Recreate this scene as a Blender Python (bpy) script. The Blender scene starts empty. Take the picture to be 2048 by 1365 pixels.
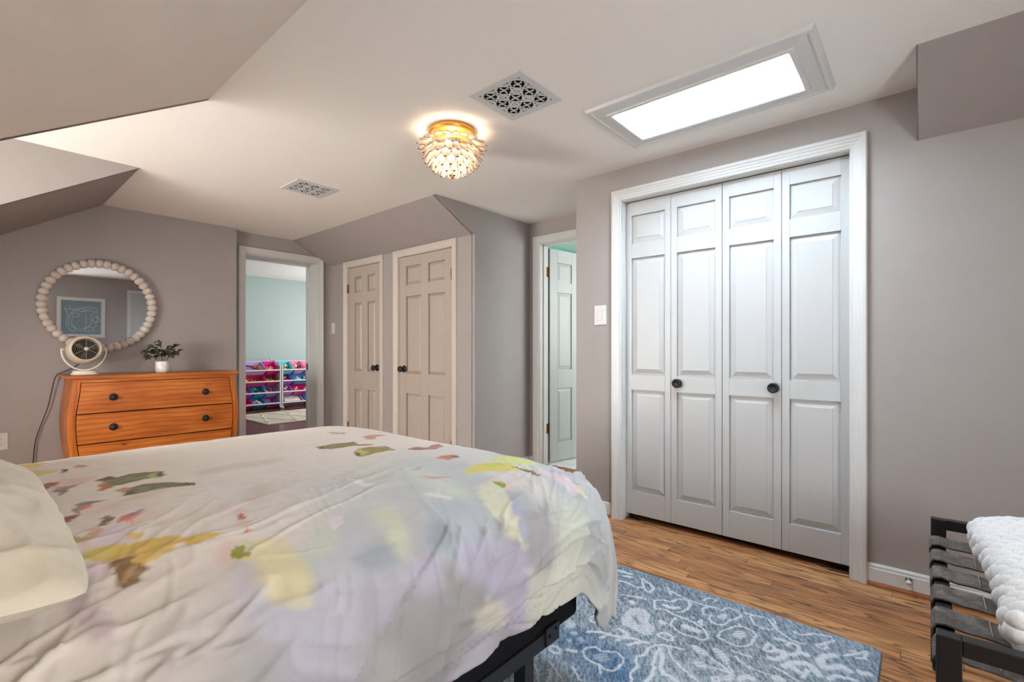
import bpy, math, random
import numpy as np
from mathutils import Vector, Matrix, Euler

# ------------------------------------------------------------------ camera, world, light, exposure
scene = bpy.context.scene
COL = scene.collection
FPX, HORIZON, CAM_H, YAW = 955.0, 700.0, 1.085, math.radians(40.73)
cam_data = bpy.data.cameras.new('camera')
cam_data.sensor_fit = 'HORIZONTAL'
cam_data.sensor_width = 36.0
cam_data.lens = FPX / 2048 * 36.0
cam_data.shift_y = (HORIZON - 682.5) / 2048
cam_data.clip_start = 0.02
cam = bpy.data.objects.new('camera', cam_data)
cam.location = (0, 0, CAM_H)
cam.rotation_euler = (math.pi / 2, 0, -(math.pi / 2 - YAW))
COL.objects.link(cam)
scene.camera = cam

world = bpy.data.worlds.new('sky')
scene.world = world
world.use_nodes = True
world.node_tree.nodes['Background'].inputs[0].default_value = (0.78, 0.88, 1.0, 1)
world.node_tree.nodes['Background'].inputs[1].default_value = 1.0

SKYLIGHT_STRENGTH = 14.0      # daylight through the roof window
DORMER_STRENGTH = 12.0        # daylight through the dormer window
REAR_FILL_STRENGTH = 7.0           # fill light from a window added behind the camera
PLAYROOM_STRENGTH = 3.0  # light of the window added to the playroom, out of sight
BATH_STRENGTH = 3.4  # light of the window added to the bathroom, out of sight
LAMP_WATTS = 1.4
DAY = (0.96, 0.98, 1.0)          # sky tint, used by the added playroom and bathroom windows
DAY_DORMER = (1.0, 0.95, 0.89)   # warm tint given to the dormer daylight to warm the left side
DAY_ROOF = (0.72, 0.86, 1.0)     # north sky over the roof window
REAR_FILL_TINT = (0.97, 0.98, 1.0)     # tint of the added rear fill window

vs = scene.view_settings
vs.view_transform = 'Standard'
vs.look = 'None'
vs.gamma = 1.0
vs.use_curve_mapping = False
vs.exposure = 2.02
scene.cycles.max_bounces = 7
scene.cycles.diffuse_bounces = 4
scene.cycles.glossy_bounces = 3
scene.cycles.transmission_bounces = 4
scene.cycles.caustics_reflective = False
scene.cycles.caustics_refractive = False
scene.cycles.sample_clamp_indirect = 6.0
scene.cycles.use_light_tree = False

random.seed(7)
RNG = np.random.default_rng(7)

# ------------------------------------------------------------------ colour and material helpers
def lin(c):
    return c / 12.92 if c <= 0.04045 else ((c + 0.055) / 1.055) ** 2.4

def srgb(r, g, b):
    return (lin(r / 255), lin(g / 255), lin(b / 255), 1.0)

class NT:
    """tiny node-tree writer"""
    def __init__(self, name):
        self.m = bpy.data.materials.new(name)
        self.m.use_nodes = True
        self.t = self.m.node_tree
        self.n = self.t.nodes
        self.b = self.n['Principled BSDF']
        self.out = self.n['Material Output']
    def node(self, kind, **kw):
        n = self.n.new(kind)
        for k, v in kw.items():
            if k.startswith('i_'):
                n.inputs[k[2:].replace('_', ' ')].default_value = v
            else:
                setattr(n, k, v)
        return n
    def link(self, a, b):
        self.t.links.new(a, b)
    def ramp(self, fac, stops):
        r = self.n.new('ShaderNodeValToRGB')
        e = r.color_ramp.elements
        while len(e) < len(stops):
            e.new(0.5)
        for el, (p, c) in zip(e, stops):
            el.position = p
            el.color = c
        self.link(fac, r.inputs[0])
        return r.outputs[0]
    def mix(self, fac, a, b, mode='MIX'):
        x = self.n.new('ShaderNodeMix')
        x.data_type = 'RGBA'
        x.blend_type = mode
        for val, idx in ((fac, 0), (a, 6), (b, 7)):
            if hasattr(val, 'default_value') or hasattr(val, 'is_linked'):
                self.link(val, x.inputs[idx])
            else:
                x.inputs[idx].default_value = val
        return x.outputs[2]
    def math(self, op, a, b=0.0):
        x = self.n.new('ShaderNodeMath')
        x.operation = op
        for val, idx in ((a, 0), (b, 1)):
            if hasattr(val, 'is_linked'):
                self.link(val, x.inputs[idx])
            else:
                x.inputs[idx].default_value = val
        return x.outputs[0]
    def bump(self, height, strength=0.2, dist=0.01):
        x = self.n.new('ShaderNodeBump')
        x.inputs['Strength'].default_value = strength
        x.inputs['Distance'].default_value = dist
        self.link(height, x.inputs['Height'])
        self.link(x.outputs[0], self.b.inputs['Normal'])
    def coords(self, kind='Object', scale=(1, 1, 1), loc=(0, 0, 0)):
        if kind == 'World':
            src = self.n.new('ShaderNodeNewGeometry').outputs['Position']
        else:
            src = self.n.new('ShaderNodeTexCoord').outputs[kind]
        mp = self.n.new('ShaderNodeMapping')
        mp.inputs['Scale'].default_value = scale
        mp.inputs['Location'].default_value = loc
        self.link(src, mp.inputs[0])
        return mp.outputs[0]
    def noise(self, vec, scale=5.0, detail=3.0, rough=0.5, distort=0.0):
        x = self.n.new('ShaderNodeTexNoise')
        x.inputs['Scale'].default_value = scale
        x.inputs['Detail'].default_value = detail
        x.inputs['Roughness'].default_value = rough
        x.inputs['Distortion'].default_value = distort
        self.link(vec, x.inputs['Vector'])
        return x.outputs['Fac']

def plain(name, col, rough=0.5, metal=0.0, spec=0.5, var=0.04, vscale=8.0, bump=0.0, bscale=200.0, bdist=0.002):
    """paint, plastic, metal ... : one colour with a faint procedural variation and fine relief"""
    t = NT(name)
    v = t.coords('World')
    nz = t.noise(v, vscale, 3)
    c2 = tuple(min(1, x * (1 + var)) for x in col[:3]) + (1,)
    c1 = tuple(x * (1 - var) for x in col[:3]) + (1,)
    t.link(t.ramp(nz, [(0.3, c1), (0.7, c2)]), t.b.inputs['Base Color'])
    t.b.inputs['Roughness'].default_value = rough
    t.b.inputs['Metallic'].default_value = metal
    t.b.inputs['Specular IOR Level'].default_value = spec
    if bump:
        t.bump(t.noise(v, bscale, 2), bump, bdist)
    return t.m

def emitter(name, col, strength):
    t = NT(name)
    e = t.n.new('ShaderNodeEmission')
    e.inputs[0].default_value = (*col, 1)
    e.inputs[1].default_value = strength
    t.link(e.outputs[0], t.out.inputs[0])
    return t.m

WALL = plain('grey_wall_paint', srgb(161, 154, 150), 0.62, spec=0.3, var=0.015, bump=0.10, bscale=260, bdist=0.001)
CEIL = NT('ceiling_paint')
_v = CEIL.coords('World')
_w = CEIL.noise(_v, 3.2, 6, 0.62, 2.2)
CEIL.b.inputs['Base Color'].default_value = srgb(238, 234, 229)
CEIL.b.inputs['Roughness'].default_value = 0.7
CEIL.b.inputs['Specular IOR Level'].default_value = 0.2
CEIL.bump(CEIL.mix(0.25, CEIL.ramp(_w, [(0.40, (0, 0, 0, 1)), (0.62, (1, 1, 1, 1))]), CEIL.noise(_v, 90, 2)), 0.16, 0.006)
CEIL = CEIL.m
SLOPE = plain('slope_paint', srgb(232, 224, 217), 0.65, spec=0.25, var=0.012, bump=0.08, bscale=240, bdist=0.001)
TRIM = plain('white_trim_paint', srgb(206, 206, 204), 0.38, var=0.01, bump=0.03, bscale=120, bdist=0.001)
DOORW = plain('white_door_paint', srgb(184, 184, 183), 0.42, var=0.012, bump=0.05, bscale=160, bdist=0.001)
CREAMD = plain('cream_door_paint', srgb(176, 164, 152), 0.42, var=0.012, bump=0.05, bscale=160, bdist=0.001)
CREAMT = plain('cream_casing_paint', srgb(198, 189, 180), 0.4, var=0.012)
WHITE = plain('white_plastic', srgb(204, 203, 201), 0.35, var=0.01)
BLACK = plain('matte_black_metal', srgb(24, 24, 26), 0.42, spec=0.4, var=0.08)
BLACKF = plain('black_fabric', srgb(20, 20, 22), 0.85, spec=0.15, var=0.2, vscale=60, bump=0.3, bscale=700)
BRASS = plain('aged_brass', srgb(138, 88, 36), 0.38, metal=0.55, var=0.15, vscale=40)
GOLD = plain('satin_gold', srgb(214, 158, 78), 0.35, metal=0.7, var=0.05)
STEEL = plain('satin_steel', srgb(170, 165, 150), 0.3, metal=1.0, var=0.1)
DARK = plain('dark_void', srgb(16, 15, 15), 0.9, spec=0.1)
TEAL = plain('teal_wall_paint', srgb(166, 180, 176), 0.6, spec=0.3, var=0.012)
BTEAL = plain('green_bathroom_paint', srgb(132, 190, 174), 0.6, spec=0.3, var=0.012)
WAINSCOT = plain('pale_green_wainscot', srgb(214, 216, 196), 0.5, var=0.012)

# ------------------------------------------------------------------ mesh helpers
class MB:
    def __init__(self):
        self.v, self.f, self.mi = [], [], []
        self.cur = 0
    def add(self, vs_, fs):
        o = len(self.v)
        self.v += [tuple(p) for p in vs_]
        for f in fs:
            self.f.append([i + o for i in f])
            self.mi.append(self.cur)
        return self
    def box(self, x0, x1, y0, y1, z0, z1):
        x0, x1 = min(x0, x1), max(x0, x1); y0, y1 = min(y0, y1), max(y0, y1); z0, z1 = min(z0, z1), max(z0, z1)
        return self.add([(x0, y0, z0), (x1, y0, z0), (x1, y1, z0), (x0, y1, z0), (x0, y0, z1), (x1, y0, z1), (x1, y1, z1), (x0, y1, z1)],
                        [(0, 3, 2, 1), (4, 5, 6, 7), (0, 1, 5, 4), (1, 2, 6, 5), (2, 3, 7, 6), (3, 0, 4, 7)])
    def prism(self, poly, fn, h0, h1):
        """polygon (a,b) extruded from h0 to h1; fn(a,b,h) -> world"""
        n = len(poly)
        vs_ = [fn(a, b, h0) for a, b in poly] + [fn(a, b, h1) for a, b in poly]
        fs = [tuple(range(n - 1, -1, -1)), tuple(range(n, 2 * n))]
        fs += [(i, (i + 1) % n, n + (i + 1) % n, n + i) for i in range(n)]
        return self.add(vs_, fs)
    def lathe(self, prof, fn=lambda x, y, z: (x, y, z), n=20, caps=True):
        """profile (r, z) turned round local z, mapped through fn"""
        vs_, fs = [], []
        for r, z in prof:
            for k in range(n):
                a = 2 * math.pi * k / n
                vs_.append(fn(r * math.cos(a), r * math.sin(a), z))
        for i in range(len(prof) - 1):
            for k in range(n):
                k2 = (k + 1) % n
                fs.append((i * n + k, i * n + k2, (i + 1) * n + k2, (i + 1) * n + k))
        if caps:
            fs.append(tuple(range(n - 1, -1, -1)))
            fs.append(tuple(range((len(prof) - 1) * n, len(prof) * n)))
        return self.add(vs_, fs)
    def tube(self, path, r, n=8, closed=False):
        P = [Vector(p) for p in path]
        m = len(P)
        vs_, fs = [], []
        up = Vector((0.123, 0.456, 0.88)).normalized()
        for i in range(m):
            if closed:
                t = (P[(i + 1) % m] - P[i - 1]).normalized()
            else:
                t = (P[min(i + 1, m - 1)] - P[max(i - 1, 0)]).normalized()
            a = t.cross(up).normalized(); b = t.cross(a)
            rr = r[i] if isinstance(r, (list, tuple)) else r
            for k in range(n):
                g = 2 * math.pi * k / n
                vs_.append(P[i] + (a * math.cos(g) + b * math.sin(g)) * rr)
        last = m if closed else m - 1
        for i in range(last):
            j = (i + 1) % m
            for k in range(n):
                k2 = (k + 1) % n
                fs.append((i * n + k, i * n + k2, j * n + k2, j * n + k))
        if not closed:
            fs.append(tuple(range(n - 1, -1, -1)))
            fs.append(tuple(range((m - 1) * n, m * n)))
        return self.add(vs_, fs)
    def mesh(self, name, mats, origin=(0, 0, 0), smooth=False):
        me = bpy.data.meshes.new(name)
        o = origin
        me.from_pydata([(x - o[0], y - o[1], z - o[2]) for x, y, z in self.v], [], self.f)
        if not isinstance(mats, (list, tuple)):
            mats = [mats]
        for m in mats:
            me.materials.append(m)
        if len(mats) > 1:
            me.polygons.foreach_set('material_index', self.mi)
        if smooth:
            me.polygons.foreach_set('use_smooth', [True] * len(me.polygons))
        me.update()
        return me

def grid_mesh(name, V, mat, col=None, smooth=True):
    """V: (n, m, 3) array of points"""
    n, m = V.shape[:2]
    idx = np.arange(n * m).reshape(n, m)
    q = np.stack([idx[:-1, :-1], idx[1:, :-1], idx[1:, 1:], idx[:-1, 1:]], -1).reshape(-1, 4)
    me = bpy.data.meshes.new(name)
    me.vertices.add(n * m)
    me.vertices.foreach_set('co', V.reshape(-1).astype(np.float32))
    me.loops.add(q.size)
    me.loops.foreach_set('vertex_index', q.reshape(-1).astype(np.int32))
    me.polygons.add(len(q))
    me.polygons.foreach_set('loop_start', (np.arange(len(q)) * 4).astype(np.int32))
    me.polygons.foreach_set('loop_total', np.full(len(q), 4, np.int32))
    me.polygons.foreach_set('use_smooth', np.full(len(q), smooth))
    me.update(calc_edges=True)
    me.materials.append(mat)
    if col is not None:
        at = me.color_attributes.new('print', 'FLOAT_COLOR', 'POINT')
        c = np.ones((n * m, 4), np.float32)
        c[:, :3] = col.reshape(-1, 3)
        at.data.foreach_set('color', c.reshape(-1))
    me.validate()
    return me

def tag(o, label=None, cat=None, group=None, kind=None):
    if label: o['label'] = label
    if cat: o['category'] = cat
    if group: o['group'] = group
    if kind: o['kind'] = kind
    return o

def link(name, me, parent=None, loc=(0, 0, 0), rot=(0, 0, 0), scale=(1, 1, 1)):
    o = bpy.data.objects.new(name, me)
    o.location = loc; o.rotation_euler = rot; o.scale = scale
    COL.objects.link(o)
    if parent is not None:
        o.parent = parent
    return o

def root(name, loc=(0, 0, 0), rot=(0, 0, 0)):
    return link(name, None, None, loc, rot)

def wpos(o):
    p = Vector(o.location)
    while o.parent is not None:
        o = o.parent; p = p + Vector(o.location)
    return p

def part(name, mb, mats, parent=None, smooth=False, bevel=0.0, seg=2, angle=35):
    """mesh given in world coordinates (parents unrotated) -> object under its parent"""
    org = wpos(parent) if parent is not None else Vector((0, 0, 0))
    o = link(name, mb.mesh(name, mats, org, smooth), parent)
    if bevel:
        b = o.modifiers.new('edge', 'BEVEL')
        b.width = bevel; b.segments = seg; b.limit_method = 'ANGLE'; b.angle_limit = math.radians(angle)
    return o

def struct(name, mb, mats, label, cat, bevel=0.0):
    return tag(part(name, mb, mats, None, bevel=bevel), label, cat, kind='structure')

# ------------------------------------------------------------------ numpy noise
def _hash(i, j, s):
    h = (i * 374761393 + j * 668265263 + s * 974634777) & 0xffffffff
    h = ((h ^ (h >> 13)) * 1274126177) & 0xffffffff
    return ((h ^ (h >> 16)) & 0xffff) / 65535.0

def vnoise(x, y, s=0):
    xi = np.floor(x).astype(np.int64); yi = np.floor(y).astype(np.int64)
    fx = x - xi; fy = y - yi
    fx = fx * fx * fx * (fx * (fx * 6 - 15) + 10); fy = fy * fy * fy * (fy * (fy * 6 - 15) + 10)
    a = _hash(xi, yi, s); b = _hash(xi + 1, yi, s); c = _hash(xi, yi + 1, s); d = _hash(xi + 1, yi + 1, s)
    return (a * (1 - fx) + b * fx) * (1 - fy) + (c * (1 - fx) + d * fx) * fy

def fbm(x, y, s=0, o=4):
    r = 0; a = 0.5; t = 0
    for k in range(o):
        r = r + a * vnoise(x * 2 ** k, y * 2 ** k, s + k * 17); t += a; a *= 0.5
    return r / t

def sstep(a, b, x):
    t = np.clip((x - a) / (b - a), 0, 1)
    return t * t * (3 - 2 * t)

def seg_dist(px, py, pts, closed=False):
    d = np.full(px.shape, 1e9)
    P = list(pts) + ([pts[0]] if closed else [])
    for (ax, ay), (bx, by) in zip(P[:-1], P[1:]):
        vx, vy = bx - ax, by - ay
        t = np.clip(((px - ax) * vx + (py - ay) * vy) / (vx * vx + vy * vy + 1e-12), 0, 1)
        d = np.minimum(d, np.hypot(px - ax - t * vx, py - ay - t * vy))
    return d

def poly_sdf(px, py, pts):
    d = seg_dist(px, py, pts, True)
    ins = np.zeros(px.shape, bool)
    n = len(pts)
    for i in range(n):
        (ax, ay), (bx, by) = pts[i], pts[(i + 1) % n]
        c = (ay > py) != (by > py)
        with np.errstate(divide='ignore', invalid='ignore'):
            xx = (bx - ax) * (py - ay) / (by - ay + 1e-15) + ax
        ins ^= c & (px < xx)
    return np.where(ins, -d, d)

# ------------------------------------------------------------------ the room (X towards the closet wall, Y towards the dresser wall)
ZC = 2.242
XC, XD, XB = 2.765, 2.724, 3.43          # closet wall, small-doors wall, bathroom-door wall
YJ, YD, YB, YR = 2.742, 5.05, 4.96, -1.40   # return wall, doorway wall, dresser wall, rear wall
XL = -0.90                                # knee wall behind the bed head
TL = math.tan(math.radians(31.7))
XE = 0.757                                # where the left roof slope meets the ceiling
DY0, DY1 = 2.516, 3.773                   # dormer
XS0, ZS0 = 2.315, 2.02                    # slope over the small doors: ceiling edge, foot height
XR0, ZR0, YRS = 2.372, 2.008, 0.02        # slope over the right end of the closet wall
XF = -1.55                                # dormer front
ZK = ZC - (XE - XL) * TL                  # knee wall height
T = 0.12

# floor : slab with oak boards lying on it
def oak(name, island):
    t = NT(name)
    g = t.n.new('ShaderNodeNewGeometry')
    rnd = g.outputs['Random Per Island'] if island else t.n.new('ShaderNodeObjectInfo').outputs['Random']
    comb = t.n.new('ShaderNodeCombineXYZ')
    t.link(t.math('MULTIPLY', rnd, 37.0), comb.inputs[0]); t.link(t.math('MULTIPLY', rnd, 91.0), comb.inputs[1]); t.link(t.math('MULTIPLY', rnd, 53.0), comb.inputs[2])
    va = t.n.new('ShaderNodeVectorMath'); va.operation = 'ADD'
    t.link(g.outputs['Position'], va.inputs[0]); t.link(comb.outputs[0], va.inputs[1])
    def mp(scale):
        m = t.n.new('ShaderNodeMapping'); m.inputs['Scale'].default_value = scale
        t.link(va.outputs[0], m.inputs[0]); return m.outputs[0]
    warp = t.noise(mp((16, 1.25, 4)), 1.0, 2, 0.45)
    ringv = t.math('FRACT', t.math('MULTIPLY', warp, 11.0))
    fine = t.noise(mp((210, 6.0, 30)), 1.0, 4, 0.62)
    broad = t.noise(mp((7, 0.8, 3)), 1.0, 3, 0.5)
    fleck = t.noise(mp((60, 7.0, 10)), 1.0, 3, 0.6)
    base = t.ramp(rnd, [(0.0, srgb(138, 84, 50)), (0.25, srgb(188, 130, 82)), (0.5, srgb(162, 102, 62)), (0.75, srgb(206, 152, 98)), (1.0, srgb(176, 108, 68))])
    base = t.mix(t.math('MULTIPLY', broad, 0.4), base, srgb(210, 154, 98))
    dark = t.ramp(ringv, [(0.0, (1, 1, 1, 1)), (0.10, (0.75, 0.75, 0.75, 1)), (0.36, (0.3, 0.3, 0.3, 1)), (0.62, (0, 0, 0, 1)), (0.97, (0.05, 0.05, 0.05, 1))])
    c = t.mix(t.math('MULTIPLY', dark, t.math('ADD', t.math('MULTIPLY', fleck, 0.9), 0.50)), base, srgb(54, 32, 20))
    streak = t.ramp(fine, [(0.36, (1, 1, 1, 1)), (0.56, (0, 0, 0, 1))])
    c = t.mix(t.math('MULTIPLY', streak, 0.5), c, srgb(92, 58, 34))
    t.link(c, t.b.inputs['Base Color'])
    t.b.inputs['Roughness'].default_value = 0.33
    t.b.inputs['Specular IOR Level'].default_value = 0.45
    t.bump(fine, 0.12, 0.001)
    return t.m
OAK, OAKF = oak('oak_floor_board', False), oak('oak_floor_field', True)
OAKT = plain('red_oak_trim', srgb(150, 88, 52), 0.35, var=0.15, vscale=30)

floor = struct('floor', MB().box(XF - T, XB + T, YR - T, YD + 0.26, -0.06, -0.0135), DARK, 'stained oak strip floor running along the closet doors', 'floor')
BW, BG = 0.0572, 0.0011
def board_mesh(length):
    e, c = BW / 2 - BG / 2, 0.0011
    mb = MB()
    h, L = 0.0, length / 2 - 0.0006
    vs_ = []
    for z, ins in ((-0.013, 0), (h - c, 0), (h, c)):
        vs_ += [(-e + ins, -L + ins, z), (e - ins, -L + ins, z), (e - ins, L - ins, z), (-e + ins, L - ins, z)]
    fs = [(8, 9, 10, 11)]
    for k in (0, 4):
        fs += [(k + i, k + (i + 1) % 4, k + 4 + (i + 1) % 4, k + 4 + i) for i in range(4)]
    return mb.add(vs_, fs)
_lens = [0.55, 0.75, 0.95, 1.15, 1.4, 1.7]
_bm = {}
field = MB()
n_strip = int((XB + T - XL) / BW) + 1
for s in range(n_strip):
    x = XB + T - 0.02 - (s + 0.5) * BW
    if x < XL: break
    y = YR - random.uniform(0, 0.6)
    while y < YD + 0.2:
        L = random.choice(_lens)
        y1 = y + L
        single = x > 1.62 and y1 > -0.15 and y < 3.3
        if single:
            if L not in _bm:
                _bm[L] = board_mesh(L).mesh('plank', OAK)
            link('plank', _bm[L], floor, (x, y + L / 2, 0))
        else:
            b = board_mesh(min(y1, YD + 0.25) - max(y, YR))
            cy = (min(y1, YD + 0.25) + max(y, YR)) / 2
            field.add([(p[0] + x, p[1] + cy, p[2]) for p in b.v], b.f)
        y = y1
tag(part('plank_field', field, OAKF, floor), kind='stuff')

# ceiling with the roof-window hole
SKX0, SKX1, SKY0, SKY1 = 2.075, 2.408, 0.393, 1.141
mb = MB()
def ceil_rect(x0, x1, y0, y1): mb.box(x0, x1, y0, y1, ZC, ZC + 0.06)
ceil_rect(XE, SKX0, YR, YD)
ceil_rect(SKX0, XS0, YJ, YD)
ceil_rect(SKX0, XR0, YR, YRS)
ceil_rect(SKX0, XC + 0.02, YRS, SKY0)
ceil_rect(SKX0, XC + 0.02, SKY1, 1.80)
ceil_rect(SKX1, XC + 0.02, SKY0, SKY1)
ceil_rect(SKX0, XB + 0.02, 1.80, YJ)
ceil_rect(XF, XE, DY0, DY1)
struct('ceiling', mb, CEIL, 'off-white plaster ceiling with brushed texture, flat part over the bed', 'ceiling')

# roof slopes
def slope_prism(x0, z0, x1, z1, y0, y1, th=0.06):
    m = MB()
    return m.prism([(x0, z0), (x1, z1), (x1, z1 + th), (x0, z0 + th)], lambda a, b, h: (a, h, b), y0, y1)
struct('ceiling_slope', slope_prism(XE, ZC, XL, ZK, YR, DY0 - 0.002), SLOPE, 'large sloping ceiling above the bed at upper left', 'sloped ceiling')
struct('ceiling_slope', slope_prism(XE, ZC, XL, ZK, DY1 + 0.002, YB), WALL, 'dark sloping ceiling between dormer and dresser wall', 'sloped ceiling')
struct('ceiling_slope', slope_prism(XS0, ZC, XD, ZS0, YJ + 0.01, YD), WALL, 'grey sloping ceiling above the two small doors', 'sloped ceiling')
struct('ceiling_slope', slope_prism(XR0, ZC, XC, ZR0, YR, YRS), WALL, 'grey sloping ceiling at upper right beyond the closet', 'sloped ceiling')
# end of that slope, a thin triangular cheek
struct('wall_right_cheek', MB().prism([(XR0, ZC), (XC, ZR0), (XC, ZC)], lambda a, b, h: (a, h, b), YRS - 0.004, YRS), WALL, 'triangular cheek closing the slope right of the closet', 'wall')
# dormer cheeks, front wall with window
cheek = [(XE, ZC), (XF, ZC), (XF, 0), (XL, 0), (XL, ZK)]
struct('wall_dormer_far', MB().prism(cheek, lambda a, b, h: (a, h, b), DY1, DY1 + 0.03), WALL, 'triangular dormer cheek facing the bed, upper left', 'wall')
struct('wall_dormer_near', MB().prism(cheek, lambda a, b, h: (a, h, b), DY0 - 0.03, DY0), WALL, 'triangular dormer cheek turned away from the bed', 'wall')
WY0, WY1, WZ0, WZ1 = 2.62, 3.67, 0.62, 1.62
mb = MB()
mb.box(XL - T, XL, YR, DY0, 0, ZK + 0.08); mb.box(XL - T, XL, DY1, YB, 0, ZK + 0.08)
mb.box(XF - T, XF, DY0, WY0, 0, ZC); mb.box(XF - T, XF, WY1, DY1, 0, ZC)
mb.box(XF - T, XF, WY0, WY1, 0, WZ0); mb.box(XF - T, XF, WY0, WY1, WZ1, ZC)
struct('wall_left', mb, WALL, 'low grey knee wall behind the bed head with dormer front', 'wall')

# dresser wall, doorway wall
roof_at = lambda x: ZC - max(0, XE - x) * TL
struct('wall_back', MB().prism([(XL, 0), (1.735, 0), (1.735, ZC), (XE, ZC), (XL, ZK)], lambda a, b, h: (a, h, b), YB, YB + 0.34), WALL, 'warm grey gable wall behind the wooden dresser', 'wall')
OX0, OX1, OZ, JD = 1.846, 2.582, 2.035, 0.25
mb = MB()
mb.box(1.735, OX0, YD, YD + JD, 0, ZC); mb.box(OX1, XD + 0.1, YD, YD + JD, 0, ZC); mb.box(OX0, OX1, YD, YD + JD, OZ, ZC)
struct('wall_doorway', mb, WALL, 'grey wall around the open doorway to the playroom', 'wall')

# wall with the two small doors
D2 = (4.061, 4.664); D3 = (3.008, 3.766); DZ = 1.958
mb = MB()
mb.box(XD, XD + T, YJ + 0.03, D3[0], 0, ZC); mb.box(XD, XD + T, D3[1], D2[0], 0, ZC); mb.box(XD, XD + T, D2[1], YD, 0, ZC)
mb.box(XD, XD + T, D3[0], D3[1], DZ, ZC); mb.box(XD, XD + T, D2[0], D2[1], DZ, ZC)
struct('wall_eaves', mb, WALL, 'grey wall holding the narrow door and the wider white door', 'wall')
struct('wall_eaves_back', MB().box(XD + 0.5, XD + 0.55, YJ + 0.05, YD, 0, ZC), DARK, 'dark back of the eaves cupboards behind the small doors', 'wall')
# return wall of the alcove
struct('wall_return', MB().prism([(XD, 0), (XB, 0), (XB, ZC), (XS0, ZC), (XD, ZS0)], lambda a, b, h: (a, h, b), YJ, YJ + 0.035), WALL, 'pale grey return wall between small doors and bathroom door', 'wall')
# bathroom-door wall
BY0, BY1, BZ = 1.90, 2.623, 2.04
mb = MB()
mb.box(XB, XB + T, 1.70, BY0, 0, ZC); mb.box(XB, XB + T, BY1, YJ - 0.0, 0, ZC); mb.box(XB, XB + T, BY0, BY1, BZ, ZC)
struct('wall_alcove', mb, WALL, 'grey alcove wall around the open bathroom door', 'wall')
struct('wall_alcove_side', MB().box(XC + 0.1, XB, 1.70, 1.80, 0, ZC), WALL, 'grey side wall of the alcove behind the closet corner', 'wall')
# closet wall
CY0, CY1, CZ = 0.262, 1.457, 2.035
mb = MB()
mb.box(XC, XC + 0.1, YR, CY0, 0, ZC); mb.box(XC, XC + 0.1, CY1, 1.80, 0, ZC); mb.box(XC, XC + 0.1, CY0, CY1, CZ, ZC)
struct('wall_right', mb, WALL, 'cool grey wall around the white folding closet doors', 'wall')
mb = MB()
mb.box(XC + 0.6, XC + 0.65, CY0 - 0.1, 1.70, 0, ZC); mb.box(XC + 0.1, XC + 0.6, CY0 - 0.12, CY0 - 0.1, 0, ZC); mb.box(XC + 0.1, XC + 0.6, 1.6, 1.62, 0, ZC); mb.box(XC, XC + 0.65, CY0 - 0.1, 1.7, ZC, ZC + .05)
struct('wall_closet_inside', mb, DARK, 'dark inside of the closet behind the folding doors', 'wall')
# rear wall (seen only in the mirror) with an opening for the added fill window
RX0, RX1, RZ0, RZ1 = 0.10, 0.90, 0.75, 1.62
mb = MB()
mb.prism([(XL, 0), (RX0, 0), (RX0, roof_at(RX0)), (XL, ZK)], lambda a, b, h: (a, h, b), YR - T, YR)
mb.prism([(RX1, 0), (XC + 0.1, 0), (XC + 0.1, ZC), (RX1, ZC)], lambda a, b, h: (a, h, b), YR - T, YR)
mb.prism([(RX0, 0), (RX1, 0), (RX1, RZ0), (RX0, RZ0)], lambda a, b, h: (a, h, b), YR - T, YR)
mb.prism([(RX0, RZ1), (RX1, RZ1), (RX1, ZC), (XE, ZC), (RX0, roof_at(RX0))], lambda a, b, h: (a, h, b), YR - T, YR)
struct('wall_rear', mb, WALL, 'grey wall opposite the mirror, seen only as its reflection', 'wall')

# ------------------------------------------------------------------ windows
def window(name, fn, a0, a1, b0, b1, depth, strength, label, tint=DAY):
    """fn(a,b,h): h grows outwards through the wall"""
    r = root(name, fn((a0 + a1) / 2, b0, 0)); tag(r, label, 'window', kind='structure')
    m = MB()
    for lo, hi, l2, h2 in ((a0 - 0.07, a0, b0 - 0.07, b1 + 0.07), (a1, a1 + 0.07, b0 - 0.07, b1 + 0.07), (a0, a1, b1, b1 + 0.07), (a0, a1, b0 - 0.07, b0)):
        m.prism([(lo, l2), (hi, l2), (hi, h2), (lo, h2)], fn, -0.02, 0.0)
    part('window_casing', m, TRIM, r, bevel=0.003)
    m = MB()
    w = 0.045
    for lo, hi, l2, h2 in ((a0, a0 + w, b0, b1), (a1 - w, a1, b0, b1), (a0 + w, a1 - w, b1 - w, b1), (a0 + w, a1 - w, b0, b0 + w), (a0 + w, a1 - w, (b0 + b1) / 2 - 0.02, (b0 + b1) / 2 + 0.02)):
        m.prism([(lo, l2), (hi, l2), (hi, h2), (lo, h2)], fn, depth - 0.05, depth - 0.015)
    part('sash', m, TRIM, r, bevel=0.002)
    em = emitter(name + '_daylight', tint, strength)
    for l2, h2 in ((b0, (b0 + b1) / 2), ((b0 + b1) / 2, b1)):
        part('pane', MB().prism([(a0 + 0.01, l2), (a1 - 0.01, l2), (a1 - 0.01, h2), (a0 + 0.01, h2)], fn, depth - 0.028, depth - 0.022), em, r)
    return r
window('window_2', lambda a, b, h: (XF - h, a, b), WY0, WY1, WZ0, WZ1, T, DORMER_STRENGTH, 'white sash window in the dormer front beside the bed', DAY_DORMER)
window('added_window_rear', lambda a, b, h: (a, YR - h, b), RX0, RX1, RZ0, RZ1, T, REAR_FILL_STRENGTH, 'added sash window in the rear wall, unseen fill light behind the camera', REAR_FILL_TINT)  # unseen window added as fill light for the bedroom

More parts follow.
